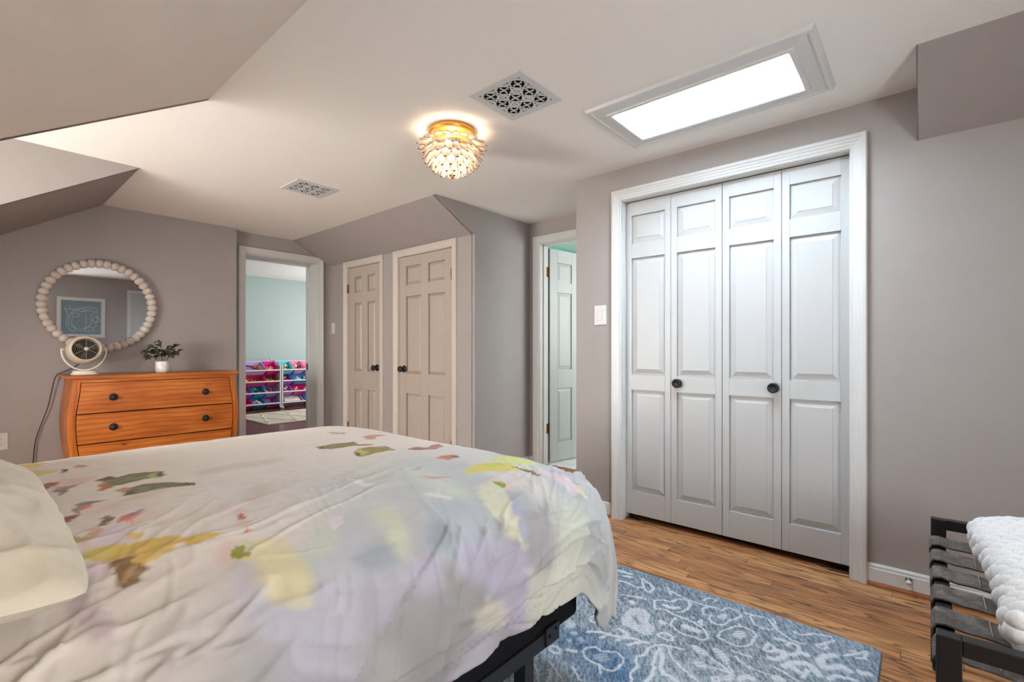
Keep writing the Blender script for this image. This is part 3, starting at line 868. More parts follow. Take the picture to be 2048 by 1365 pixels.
# rounded corners and a turned-down edge
edge = np.minimum.reduce([X - RX_0, RX_1 - X, Y - RY_0, RY_1 - Y])
Z = np.where(edge < 0.0035, Z * np.clip(edge / 0.0035, 0.1, 1), Z)
R = 0.03
cx = np.clip(X, RX_0 + R, RX_1 - R); cy = np.clip(Y, RY_0 + R, RY_1 - R)
dx, dy = X - cx, Y - cy
dd = np.hypot(dx, dy); mx = np.maximum(np.abs(dx), np.abs(dy))
k = np.where(dd > 1e-6, mx / np.maximum(dd, 1e-6), 1)
V = np.stack([cx + dx * k, cy + dy * k, Z], -1)
rug = link('area_rug', grid_mesh('area_rug', V, rug_material(), col))
tag(rug, 'blue-grey tufted rug with pale looping flowers under the bed', 'rug')

# ------------------------------------------------------------------ bed frame
bed = root('bed_frame', (0.25, 1.55, 0)); tag(bed, 'low black platform bed frame with steel rails and legs', 'bed frame')
def rbox(x0, x1, y0, y1, z0, z1): return MB().box(x0, x1, y0, y1, z0, z1)
part('platform', rbox(-0.72, 1.245, 0.80, 2.30, 0.272, 0.40), BLACKF, bed, bevel=0.022, seg=4)
part('side_rail', rbox(-0.70, 1.12, 0.792, 0.80, 0.258, 0.300), BLACK, bed, bevel=0.0015)
part('side_rail', rbox(-0.70, 1.12, 2.30, 2.308, 0.258, 0.300), BLACK, bed, bevel=0.0015)
br = part('corner_bracket', rbox(1.06, 1.122, 0.787, 0.792, 0.262, 0.312), BLACK, bed, bevel=0.001)
for x, z in ((1.075, 0.287), (1.105, 0.298)):
    part('rivet', MB().lathe([(0.0005, 0.0022), (0.004, 0.0018), (0.0045, 0.0)], lambda a, b, h, x=x, z=z: (x + a, 0.787 - h, z + b), 10), DARK, br)
part('end_plate', rbox(1.165, 1.2515, 0.86, 2.24, 0.262, 0.345), BLACK, bed, bevel=0.004)
for x in (-0.6, 0.2, 1.02):
    for y in (0.835, 1.55, 2.265):
        part('leg', rbox(x - 0.02, x + 0.02, y - 0.02, y + 0.02, 0.0145, 0.272), BLACK, bed, bevel=0.002)
hb = part('headboard', rbox(-0.80, -0.735, 0.79, 2.31, 0.25, 1.08), BLACKF, bed, bevel=0.02, seg=3)
mat_m = plain('mattress_ticking', srgb(225, 222, 216), 0.9, spec=0.1, bump=0.2, bscale=300)
mt = part('mattress', rbox(-0.72, 1.24, 0.82, 2.27, 0.401, 0.66), mat_m, None, bevel=0.05, seg=4)
tag(mt, 'white mattress hidden beneath the floral duvet', 'mattress')

# ------------------------------------------------------------------ duvet
DUVET_PRINT=[
((196,191,200),0.03,0.5,[(0.931,0.395),(0.959,0.365),(0.942,0.296),(0.935,0.246),(0.922,0.248),(0.909,0.309),(0.909,0.342)]),
((190,187,199),0.05,0.6,[(0.937,0.279),(1.006,0.285),(1.065,0.279),(1.03,0.153),(0.95,0.191),(0.944,0.231)]),
((192,193,198),0.05,0.65,[(1.151,0.445),(1.183,0.462),(1.199,0.445),(1.188,0.395),(1.179,0.332),(1.19,0.319),(1.161,0.262),(1.012,0.323),(1.065,0.367)]),
((206,214,194),0.03,0.7,[(1.025,0.365),(1.065,0.424),(1.104,0.441),(1.104,0.412),(1.065,0.367),(1.025,0.348)]),
((203,189,170),0.03,0.5,[(1.063,0.722),(1.095,0.733),(1.091,0.676),(1.071,0.638),(1.04,0.628),(1.04,0.664)]),
((226,216,212),0.02,0.7,[(1.085,0.661),(1.118,0.67),(1.111,0.63),(1.089,0.601),(1.078,0.611)]),
((205,188,172),0.03,0.45,[(1.038,0.981),(1.153,1.002),(1.238,0.985),(1.219,0.943),(1.133,0.947),(1.027,0.943)]),
((205,195,182),0.03,0.5,[(1.276,0.693),(1.317,0.643),(1.355,0.6),(1.293,0.605),(1.262,0.655)]),
((226,214,162),0.02,0.75,[(0.959,0.464),(1.01,0.443),(1.012,0.367),(1.005,0.306),(0.984,0.277),(0.948,0.298),(0.948,0.344)]),
((230,192,176),0.02,0.7,[(0.917,0.449),(0.933,0.472),(0.939,0.454),(0.929,0.43),(0.913,0.422)]),
((180,186,192),0.04,0.8,[(1.333,0.382),(1.396,0.378),(1.432,0.332),(1.43,0.29),(1.388,0.256),(1.322,0.252),(1.289,0.241),(1.26,0.262),(1.252,0.281),(1.28,0.321)]),
((150,158,166),0.025,0.7,[(1.282,0.321),(1.307,0.328),(1.315,0.288),(1.28,0.267),(1.254,0.285)]),
((181,176,194),0.025,0.65,[(1.309,0.254),(1.383,0.25),(1.438,0.225),(1.476,0.189),(1.474,0.162),(1.487,0.09),(1.491,0.017),(1.407,0.057),(1.397,0.109),(1.363,0.166),(1.317,0.195),(1.291,0.221)]),
((154,161,166),0.03,0.75,[(1.137,0.327),(1.173,0.336),(1.185,0.304),(1.183,0.286),(1.155,0.283),(1.115,0.286),(1.102,0.315)]),
((182,177,190),0.03,0.55,[(1.113,0.264),(1.15,0.246),(1.144,0.225),(1.107,0.202),(1.091,0.208),(1.093,0.227)]),
((186,179,197),0.03,0.7,[(1.196,0.262),(1.234,0.25),(1.23,0.22),(1.199,0.22),(1.183,0.237)]),
((208,202,184),0.02,0.7,[(1.306,0.12),(1.342,0.139),(1.392,0.107),(1.407,0.057),(1.322,0.095)]),
((210,209,194),0.02,0.7,[(1.478,0.151),(1.601,0.101),(1.647,0.011),(1.5,0.032),(1.487,0.107)]),
((212,214,180),0.03,0.7,[(1.208,0.428),(1.247,0.433),(1.218,0.351),(1.188,0.292),(1.188,0.325)]),
((218,215,186),0.02,0.75,[(1.506,0.407),(1.563,0.407),(1.566,0.367),(1.518,0.298),(1.498,0.242),(1.487,0.21),(1.454,0.25),(1.451,0.302),(1.471,0.355)]),
((166,166,184),0.012,0.8,[(1.561,0.359),(1.552,0.319),(1.535,0.273),(1.493,0.208),(1.489,0.231),(1.511,0.29)]),
((222,203,208),0.015,0.8,[(1.766,0.416),(1.781,0.369),(1.792,0.3),(1.794,0.269),(1.744,0.288),(1.739,0.355)]),
((214,214,160),0.01,0.7,[(1.783,0.294),(1.81,0.281),(1.794,0.246),(1.768,0.262)]),
((226,224,222),0.006,0.8,[(1.359,0.458),(1.386,0.445),(1.403,0.403),(1.392,0.401),(1.372,0.428)]),
((228,216,217),0.006,0.8,[(1.109,0.453),(1.14,0.474),(1.15,0.454),(1.109,0.416)]),
((228,226,222),0.006,0.8,[(1.263,0.653),(1.28,0.634),(1.284,0.59),(1.307,0.569),(1.267,0.569)]),
((205,182,84),0.015,0.8,[(0.715,1.589),(0.748,1.591),(0.777,1.585),(0.792,1.556),(0.768,1.466),(0.744,1.476),(0.777,1.333),(0.795,1.348),(0.775,1.295),(0.753,1.274),(0.728,1.287),(0.709,1.314)]),
((222,196,192),0.012,0.7,[(0.744,1.476),(0.768,1.474),(0.784,1.428),(0.775,1.367),(0.755,1.386)]),
((88,58,28),0.006,0.9,[(0.801,1.316),(0.812,1.348),(0.816,1.318),(0.805,1.27)]),
((188,120,116),0.006,0.8,[(0.832,1.358),(0.849,1.375),(0.86,1.319),(0.838,1.327)]),
((228,190,174),0.02,0.7,[(0.783,1.098),(0.797,1.161),(0.817,1.157),(0.841,1.136),(0.823,1.075),(0.795,1.054)]),
((158,76,48),0.006,0.9,[(0.707,1.107),(0.72,1.079),(0.735,1.111),(0.748,1.109),(0.759,1.132),(0.77,1.146),(0.786,1.132),(0.772,1.104),(0.757,1.085),(0.746,1.041),(0.729,1.035),(0.718,1.043)]),
((116,106,112),0.006,0.85,[(0.768,1.079),(0.772,1.029),(0.788,1.044),(0.816,1.075),(0.79,1.023),(0.768,0.968),(0.766,0.991)]),
((208,104,88),0.006,0.8,[(0.773,1.064),(0.775,1.027),(0.792,1.041),(0.786,1.058)]),
((108,102,46),0.006,1,[(0.843,1.075),(0.865,1.104),(0.885,1.073),(0.917,1.098),(0.946,1.071),(0.966,1.054),(0.966,0.995),(0.946,0.978),(0.924,0.987),(0.895,0.983),(0.873,0.972),(0.856,0.981),(0.854,1.037)]),
((84,72,46),0.005,0.9,[(0.845,1.083),(0.867,1.094),(0.885,1.069),(0.856,1.048)]),
((166,170,88),0.004,0.9,[(0.942,1.052),(0.957,1.046),(0.946,0.987),(0.929,0.981)]),
((76,68,48),0.004,0.9,[(0.962,1.06),(0.968,1.033),(0.964,0.987),(0.955,0.997)]),
((168,102,54),0.008,0.9,[(0.845,1.018),(0.86,1.02),(0.856,0.97),(0.84,0.945),(0.828,0.955)]),
((104,98,48),0.006,1,[(0.852,0.867),(0.863,0.89),(0.88,0.926),(0.911,0.936),(0.946,0.917),(0.973,0.894),(0.992,0.878),(0.984,0.852),(0.955,0.865),(0.913,0.869),(0.884,0.869)]),
((72,66,48),0.003,0.9,[(0.981,0.888),(0.992,0.875),(0.984,0.848),(0.977,0.865)]),
((70,64,42),0.005,0.8,[(0.852,0.867),(0.863,0.89),(0.874,0.897),(0.885,0.878),(0.867,0.875)]),
((184,116,66),0.008,0.8,[(0.851,0.928),(0.871,0.939),(0.882,0.922),(0.869,0.896),(0.858,0.911)]),
((214,196,160),0.015,0.6,[(0.907,0.861),(0.933,0.863),(0.917,0.834),(0.878,0.817),(0.847,0.829),(0.869,0.848)]),
((140,72,50),0.006,0.9,[(0.722,0.844),(0.733,0.833),(0.742,0.8),(0.751,0.789),(0.766,0.794),(0.777,0.794),(0.759,0.758),(0.748,0.758),(0.737,0.777),(0.728,0.815)]),
((230,198,184),0.015,0.7,[(0.783,0.819),(0.801,0.846),(0.83,0.838),(0.845,0.815),(0.814,0.785),(0.783,0.789)]),
((126,110,112),0.006,0.85,[(0.781,0.869),(0.794,0.873),(0.816,0.861),(0.83,0.861),(0.805,0.852),(0.79,0.85),(0.781,0.825),(0.777,0.798),(0.773,0.804)]),
((208,110,94),0.005,0.85,[(0.783,0.836),(0.794,0.852),(0.806,0.854),(0.795,0.836),(0.783,0.819)]),
((224,204,206),0.015,0.8,[(0.779,0.661),(0.805,0.678),(0.823,0.666),(0.825,0.626),(0.808,0.609),(0.816,0.577),(0.79,0.588),(0.773,0.592),(0.764,0.596)]),
((210,102,88),0.006,0.95,[(0.823,0.718),(0.834,0.727),(0.847,0.729),(0.862,0.727),(0.856,0.703),(0.84,0.682),(0.832,0.659),(0.836,0.682),(0.828,0.687),(0.819,0.685)]),
((136,126,144),0.005,0.85,[(0.84,0.729),(0.854,0.737),(0.869,0.739),(0.858,0.726),(0.843,0.72)]),
((230,196,172),0.015,0.6,[(0.862,0.726),(0.878,0.693),(0.852,0.672),(0.836,0.655),(0.843,0.684)]),
((122,86,44),0.008,0.85,[(0.801,0.724),(0.814,0.743),(0.817,0.729),(0.808,0.71),(0.799,0.687),(0.788,0.693)]),
((196,150,110),0.012,0.7,[(0.761,0.609),(0.772,0.663),(0.784,0.684),(0.786,0.676),(0.77,0.622),(0.757,0.575)]),
((180,158,80),0.008,0.85,[(0.729,0.678),(0.744,0.672),(0.766,0.647),(0.762,0.63),(0.74,0.645),(0.729,0.653)]),
((212,174,78),0.01,0.95,[(0.755,0.577),(0.762,0.575),(0.775,0.584),(0.79,0.588),(0.808,0.569),(0.832,0.569),(0.862,0.558),(0.896,0.533),(0.907,0.527),(0.898,0.498),(0.887,0.504),(0.885,0.527),(0.871,0.517),(0.854,0.496),(0.83,0.487),(0.803,0.483),(0.797,0.493),(0.806,0.51),(0.784,0.514),(0.764,0.529),(0.751,0.558)]),
((206,186,90),0.02,0.7,[(0.775,0.584),(0.803,0.573),(0.784,0.548),(0.768,0.548),(0.759,0.569)]),
((214,180,90),0.008,0.8,[(0.816,0.609),(0.838,0.596),(0.834,0.586),(0.819,0.588)]),
((190,190,76),0.01,0.9,[(0.729,0.638),(0.739,0.619),(0.748,0.58),(0.762,0.567),(0.751,0.556),(0.739,0.556),(0.748,0.537),(0.729,0.54),(0.729,0.567),(0.729,0.607)]),
((206,190,196),0.012,0.7,[(0.74,0.638),(0.761,0.621),(0.753,0.58),(0.746,0.596)]),
((222,196,196),0.015,0.8,[(0.728,0.537),(0.748,0.527),(0.779,0.516),(0.781,0.496),(0.762,0.493),(0.74,0.481),(0.733,0.466),(0.728,0.472)]),
((196,172,172),0.012,0.7,[(0.729,0.525),(0.74,0.523),(0.737,0.454),(0.751,0.357),(0.75,0.328),(0.733,0.338),(0.726,0.374),(0.724,0.454)]),
((132,96,50),0.008,0.95,[(0.777,0.512),(0.795,0.516),(0.808,0.508),(0.799,0.491),(0.816,0.475),(0.803,0.437),(0.786,0.426),(0.779,0.441),(0.777,0.474)]),
((190,160,115),0.006,0.5,[(0.797,0.487),(0.805,0.481),(0.788,0.445),(0.783,0.449)]),
((216,178,90),0.008,0.9,[(0.907,0.529),(0.939,0.51),(0.922,0.506),(0.898,0.498)]),
((226,188,184),0.012,0.7,[(0.992,0.603),(1.005,0.617),(1.005,0.594),(0.992,0.569)]),
((178,88,68),0.005,0.95,[(0.984,0.571),(0.995,0.579),(0.994,0.556),(0.986,0.548)]),
((224,186,174),0.012,0.7,[(0.981,0.554),(0.992,0.54),(0.983,0.519),(0.97,0.531)]),
((206,132,116),0.004,0.9,[(0.966,0.496),(0.975,0.506),(0.979,0.495)]),
((216,194,104),0.006,0.9,[(0.929,0.422),(0.94,0.416),(0.95,0.407),(0.933,0.405)]),
((140,144,26),0.005,1,[(0.931,0.451),(0.942,0.454),(0.953,0.451),(0.95,0.424),(0.944,0.414),(0.931,0.418),(0.933,0.437)]),
((150,128,110),0.005,0.7,[(0.939,0.454),(0.951,0.453),(0.951,0.447),(0.94,0.451)]),
((128,116,54),0.006,1,[(1.397,1.06),(1.429,1.054),(1.471,1.05),(1.522,1.039),(1.506,0.997),(1.535,0.938),(1.48,0.968),(1.429,0.981),(1.392,1.004)]),
((88,78,54),0.005,0.9,[(1.397,1.06),(1.414,1.054),(1.392,1.004),(1.385,1.02)]),
((140,128,58),0.006,1,[(1.421,0.876),(1.465,0.918),(1.504,0.915),(1.552,0.897),(1.542,0.823),(1.517,0.834),(1.476,0.834),(1.441,0.829),(1.419,0.836)]),
((188,178,96),0.006,0.9,[(1.438,0.892),(1.465,0.905),(1.462,0.855),(1.434,0.842)]),
((88,76,52),0.006,0.9,[(1.421,0.876),(1.429,0.865),(1.429,0.821),(1.416,0.836)]),
((218,166,148),0.01,0.9,[(1.564,1.3),(1.596,1.281),(1.603,1.23),(1.561,1.226)]),
((98,68,46),0.008,0.9,[(1.599,1.255),(1.607,1.235),(1.586,1.216)]),
((192,134,108),0.01,0.9,[(1.612,1.128),(1.663,1.149),(1.707,1.113),(1.649,1.098),(1.605,1.037),(1.583,1.06)]),
((160,104,84),0.008,0.9,[(1.594,0.819),(1.63,0.823),(1.64,0.787),(1.728,0.838),(1.698,0.771),(1.652,0.748),(1.607,0.77),(1.575,0.808)]),
((196,112,92),0.008,0.9,[(1.563,0.649),(1.607,0.653),(1.618,0.622),(1.583,0.611)]),
((110,80,70),0.006,0.8,[(1.607,0.653),(1.629,0.642),(1.636,0.617),(1.614,0.626)]),
((200,146,130),0.005,0.8,[(1.419,0.538),(1.465,0.516),(1.493,0.487),(1.443,0.514)]),
((206,192,100),0.012,0.9,[(1.541,0.502),(1.585,0.523),(1.652,0.529),(1.689,0.5),(1.707,0.468),(1.704,0.424),(1.638,0.454),(1.599,0.477),(1.548,0.485)]),
((190,196,76),0.01,0.9,[(1.625,0.521),(1.68,0.517),(1.709,0.481),(1.645,0.485)]),
((204,212,112),0.012,0.9,[(1.709,0.563),(1.794,0.556),(1.843,0.506),(1.841,0.474),(1.746,0.458),(1.724,0.508)]),
((116,106,60),0.005,1,[(1.691,0.456),(1.715,0.433),(1.72,0.397),(1.717,0.363),(1.695,0.376),(1.704,0.412)]),
((226,196,184),0.012,0.7,[(1.563,0.424),(1.596,0.399),(1.583,0.359),(1.561,0.361)]),
((132,150,30),0.005,1,[(1.557,0.411),(1.579,0.405),(1.572,0.369),(1.555,0.372),(1.552,0.391)]),
]

def _curve(pts,n=400):
    P=np.array(pts,float);m=len(P)
    E=np.vstack([2*P[0]-P[1],P,2*P[-1]-P[-2]])
    out=[]
    for i in range(m-1):
        a,b,c,d=E[i],E[i+1],E[i+2],E[i+3]
        t=np.linspace(0,1,n//(m-1),endpoint=False)[:,None]
        out.append(.5*((2*b)+(-a+c)*t+(2*a-5*b+4*c-d)*t*t+(-a+3*b-3*c+d)*t**3))
    out.append(P[-1:]);Q=np.vstack(out)
    s=np.r_[0,np.cumsum(np.hypot(*np.diff(Q,axis=0).T))]
    return s,Q
# across the bed (Y,z) from the near hem to the far hem ; drop is measured from the crown
SQ,CQ=_curve([(.705,.42),(.695,.53),(.712,.625),(.79,.70),(.95,.738),(1.2,.758),(1.5,.765),(1.85,.755),(2.1,.735),(2.26,.69),(2.33,.59),(2.34,.42)])
# along the bed (X,drop)
SP,CP=_curve([(-.62,0),(.0,0),(.5,0),(.85,.0),(1.08,-.011),(1.22,-.042),(1.34,-.108),(1.415,-.2),(1.446,-.30),(1.452,-.36),(1.456,-.41)])
ZT=.765
PMAX=SP[-1];QMAX=SQ[-1]
def surf(p,q):
    x=np.interp(p,SP,CP[:,0]);dx=np.maximum(0,-np.interp(p,SP,CP[:,1]))
    y=np.interp(q,SQ,CQ[:,0]);dy=np.maximum(0,ZT-np.interp(q,SQ,CQ[:,1]))
    t=np.clip((x-1.10)/.19,0,1);g=t*t*(3-2*t)*np.clip((1.2-y)/.4,0,1)
    u=np.clip((dx-.05)/.35,0,1);dye=dy*(1+.50*g+.10*u*g)
    n=2.2+4*g*np.clip(dy/.3,0,1)
    dz=(dx**n+dye**n)**(1/n)
    # rounded corner in plan
    ex=np.clip((x-1.12)/.29,0,1);en=np.clip((.95-y)/.25,0,1);ef=np.clip((y-2.12)/.26,0,1)
    k=ex*en;kf=ex*ef
    x2=x-.058*k*k-.06*kf*kf;y2=y+.055*k*k-.06*kf*kf
    return x2,y2,ZT-dz

def fabric(name, attr=None, col=None, weave=900.0, rough=0.85, tint=None):
    t = NT(name)
    v = t.coords('World')
    wv = t.noise(v, weave, 2, 0.6)
    wide = t.noise(v, 40, 4, 0.6)
    if attr:
        at = t.n.new('ShaderNodeAttribute'); at.attribute_name = attr
        c = at.outputs['Color']
    else:
        c = t.ramp(t.noise(v, 6, 3), [(0.3, col), (0.7, tint or col)])
    c = t.mix(t.ramp(wide, [(0.35, (0.10, 0.10, 0.10, 1)), (0.65, (0, 0, 0, 1))]), c, srgb(150, 140, 130))
    t.link(c, t.b.inputs['Base Color'])
    t.b.inputs['Roughness'].default_value = rough
    t.b.inputs['Specular IOR Level'].default_value = 0.15
    t.b.inputs['Sheen Weight'].default_value = 0.12
    t.bump(t.mix(0.5, wv, wide), 0.22, 0.002)
    return t.m
pp = np.r_[np.linspace(0.0, 0.45, 40, endpoint=False), np.arange(0.45, PMAX, 0.0046), [PMAX]]
qq = np.r_[np.arange(0, QMAX - 0.25, 0.0046), np.linspace(QMAX - 0.25, QMAX, 30)]
P, Q = np.meshgrid(pp, qq, indexing='ij')
x, y, z = surf(P, Q)
V = np.stack([x, y, z], -1)
dP = np.gradient(V, axis=0); dQ = np.gradient(V, axis=1)
N = np.cross(dP, dQ); N /= np.linalg.norm(N, axis=-1, keepdims=True) + 1e-9
N = np.where((N[..., 2:3] < -0.05), -N, N)
side = sstep(0.02, 0.14, ZT - z)
near = 1 - sstep(0.55, 0.9, Q)
def ridges(th, f_along, f_across, s, sharp=3.0, warp=0.35):
    a = P * math.cos(th) + Q * math.sin(th); b = -P * math.sin(th) + Q * math.cos(th)
    b = b + warp * 0.12 * (fbm(a * 5, b * 5, s + 5, 2) - 0.5)
    n = vnoise(a * f_along, b * f_across, s)
    r = 1 - np.abs(2 * n - 1)
    return r ** sharp * sstep(0.35, 0.65, vnoise(a * f_along * 0.9 + 7, b * f_across * 0.35 + 3, s + 11))
wr = 0.0085 * ridges(math.radians(20), 2.4, 17, 1, 7, 0.4) + 0.0080 * ridges(math.radians(33), 3.0, 24, 2, 7, 0.4) + 0.0070 * ridges(math.radians(6), 3.0, 26, 3, 7, 0.4) + 0.0060 * ridges(math.radians(-12), 4.0, 30, 6, 6, 0.4) + 0.006 * ridges(math.radians(48), 4, 22, 4, 7, 0.4) + 0.004 * ridges(math.radians(70), 6, 40, 5, 5)
foot = sstep(1.45, 1.8, P)
wr2 = 0.006 * ridges(math.radians(25), 4.5, 22, 12) + 0.006 * ridges(math.radians(-20), 4, 18, 13)
disp = (0.25 + 0.75 * near) * np.clip(side * 1.1 + 0.42 * near, 0, 1.1) * 1.35 * (wr + wr2 * foot * 0.8)
disp += 0.011 * (fbm(P * 3.1, Q * 3.1, 50, 3) - 0.5) * (1 - 0.5 * side)
disp += 0.0040 * (fbm(P * 16, Q * 16, 60, 3) - 0.5)
# soft vertical folds where the cloth hangs at the foot end
hang = sstep(0.12, 0.42, ZT - z) * sstep(1.55, 1.95, P)
disp += 0.016 * hang * np.sin(Q * 15 + 2.2 * fbm(P * 2, Q * 2, 70, 2)) * sstep(0.35, 0.7, Q)
# gathered fold by the near foot corner
cfold = np.exp(-((P - 1.93) / 0.055) ** 2) * (1 - sstep(0.22, 0.42, Q))
crease = np.exp(-((Q - (P - 1.80) * 0.95) / 0.020) ** 2) * sstep(1.76, 1.86, P) * (1 - sstep(2.0, 2.1, P))
disp -= 0.030 * crease
cb = np.exp(-((P - 2.06) / 0.07) ** 2) * (1 - sstep(0.25, 0.5, Q))
disp += 0.012 * cb
# hem seam
hemd = np.minimum(Q, PMAX - P)
disp *= 1 - 0.95 * sstep(1.80, 2.0, P) * (1 - sstep(0.2, 0.4, Q))
disp -= 0.0028 * (1 - sstep(1.8, 1.95, P)) * np.exp(-((hemd - 0.055) / 0.0045) ** 2)
disp += 0.0014 * (1 - sstep(1.7, 1.8, P)) * np.sin(P * 330 + Q * 330) * np.exp(-((hemd - 0.05) / 0.014) ** 2)
V = V + N * disp[..., None]
def rgbl(c): return np.array(srgb(*c)[:3])
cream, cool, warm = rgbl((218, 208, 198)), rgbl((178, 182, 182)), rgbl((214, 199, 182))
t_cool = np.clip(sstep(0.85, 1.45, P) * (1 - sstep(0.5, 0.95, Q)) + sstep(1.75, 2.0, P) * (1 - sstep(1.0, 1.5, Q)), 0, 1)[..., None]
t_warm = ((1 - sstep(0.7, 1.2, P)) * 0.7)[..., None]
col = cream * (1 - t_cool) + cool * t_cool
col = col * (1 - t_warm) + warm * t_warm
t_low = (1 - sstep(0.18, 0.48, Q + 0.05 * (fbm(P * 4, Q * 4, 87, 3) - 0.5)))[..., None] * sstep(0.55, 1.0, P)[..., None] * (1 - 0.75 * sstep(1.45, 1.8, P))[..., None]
col = col * (1 - t_low) + rgbl((144, 142, 143)) * t_low  # near side darkened in the colour for its shade, besides its greyer print
mott = fbm(P * 5, Q * 9, 80, 4)[..., None]
col = col * (0.965 + 0.07 * mott)
for rgb, k in (((186, 192, 196), 1), ((200, 194, 208), 2), ((206, 212, 190), 3), ((212, 204, 196), 4)):   # faint washes
    m = sstep(0.56, 0.74, fbm(P * 3.0 + 3 * k, Q * 2.2 + 9 * k, 90 + k, 3))[..., None] * t_cool * 0.6
    col = col * (1 - m) + rgbl(rgb) * m
wp = P + 0.018 * (fbm(P * 26, Q * 60, 101, 3) - 0.5) + 0.006 * (fbm(P * 120, Q * 180, 103, 2) - 0.5)
wq = Q + 0.012 * (fbm(P * 26, Q * 60, 102, 3) - 0.5) + 0.004 * (fbm(P * 120, Q * 180, 104, 2) - 0.5)
for rgb, soft, al, pts in DUVET_PRINT:
    if soft < 0.011: soft *= 0.6
    a = np.array(pts); pad = soft * 2 + 0.03
    k = (P > a[:, 0].min() - pad) & (P < a[:, 0].max() + pad) & (Q > a[:, 1].min() - pad) & (Q < a[:, 1].max() + pad)
    if not k.any(): continue
    d = poly_sdf(wp[k], wq[k], pts)
    w = (min(1, al * 1.12) * (1 - sstep(-soft * 0.4, soft * 1.1, d)))
    w = w * (0.92 + 0.5 * (fbm(P[k] * 40, Q[k] * 90, 111, 2) - 0.4)).clip(0, 1)
    w = w[:, None]
    col[k] = col[k] * (1 - w) + rgbl(rgb) * (0.86 if min(rgb) > 140 else 0.95) * w
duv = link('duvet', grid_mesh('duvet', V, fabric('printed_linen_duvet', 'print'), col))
tag(duv, 'cream and lilac duvet printed with loose painterly flowers', 'duvet')
so = duv.modifiers.new('thickness', 'SOLIDIFY'); so.thickness = 0.011; so.offset = -1.0

# ------------------------------------------------------------------ pillows
def pillow(name, cx, cy, cz, L, W, H, tilt, label, seed, amp=1.0):
    u = np.linspace(-1, 1, 130); v = np.linspace(-1, 1, 90)
    U, Vv = np.meshgrid(u, v, indexing='ij')
    def side_(sgn):
        prof = np.clip((1 - np.abs(U) ** 3.0), 0, 1) ** 0.7 * np.clip((1 - np.abs(Vv) ** 3.0), 0, 1) ** 0.7
        pin = 1 - 0.07 * (np.abs(U) ** 2) * (1 - np.abs(Vv) ** 2)
        pin2 = 1 - 0.07 * (np.abs(Vv) ** 2) * (1 - np.abs(U) ** 2)
        wr_ = 0.022 * (fbm(U * 3 + seed, Vv * 3, seed, 4) - 0.5) * prof + 0.018 * np.sqrt(prof) * (1 - np.abs(2 * vnoise(U * 2 + Vv * 5 + seed, Vv * 2 - U * 5, seed + 3) - 1)) ** 3 * (0.2 + 0.8 * np.abs(Vv)) * amp
        zz = sgn * (H / 2) * prof + sgn * wr_
        sq = np.sqrt(1 - 0.10 * U ** 6 * Vv ** 6 - 0.02 * (U * Vv) ** 2)
        return np.stack([Vv * W / 2 * pin * sq, U * L / 2 * pin2 * sq, zz], -1)
    top, bot = side_(1), side_(-1)
    G = np.concatenate([top, bot[:, ::-1][:, 1:]], 1)
    me = grid_mesh(name, G, PILLOW)
    o = link(name, me, None, (cx, cy, cz), (0, tilt, 0))
    tag(o, label, 'pillow', 'pillows at the head of the bed')
    return o
PILLOW = fabric('cream_pillow_linen', None, srgb(212, 202, 182), tint=srgb(206, 192, 166), weave=700)
pillow('pillow', -0.165, 1.165, 0.846, 0.95, 0.56, 0.155, math.radians(8), 'large cream linen pillow nearest the camera on the bed', 3)
pillow('pillow', -0.24, 2.02, 0.845, 0.62, 0.50, 0.16, math.radians(9), 'cream linen pillow on the far side of the bed', 8)
pillow('pillow', -0.60, 1.15, 1.02, 0.92, 0.46, 0.13, math.radians(66), 'cream linen pillow leaning against the black headboard, near side', 13)

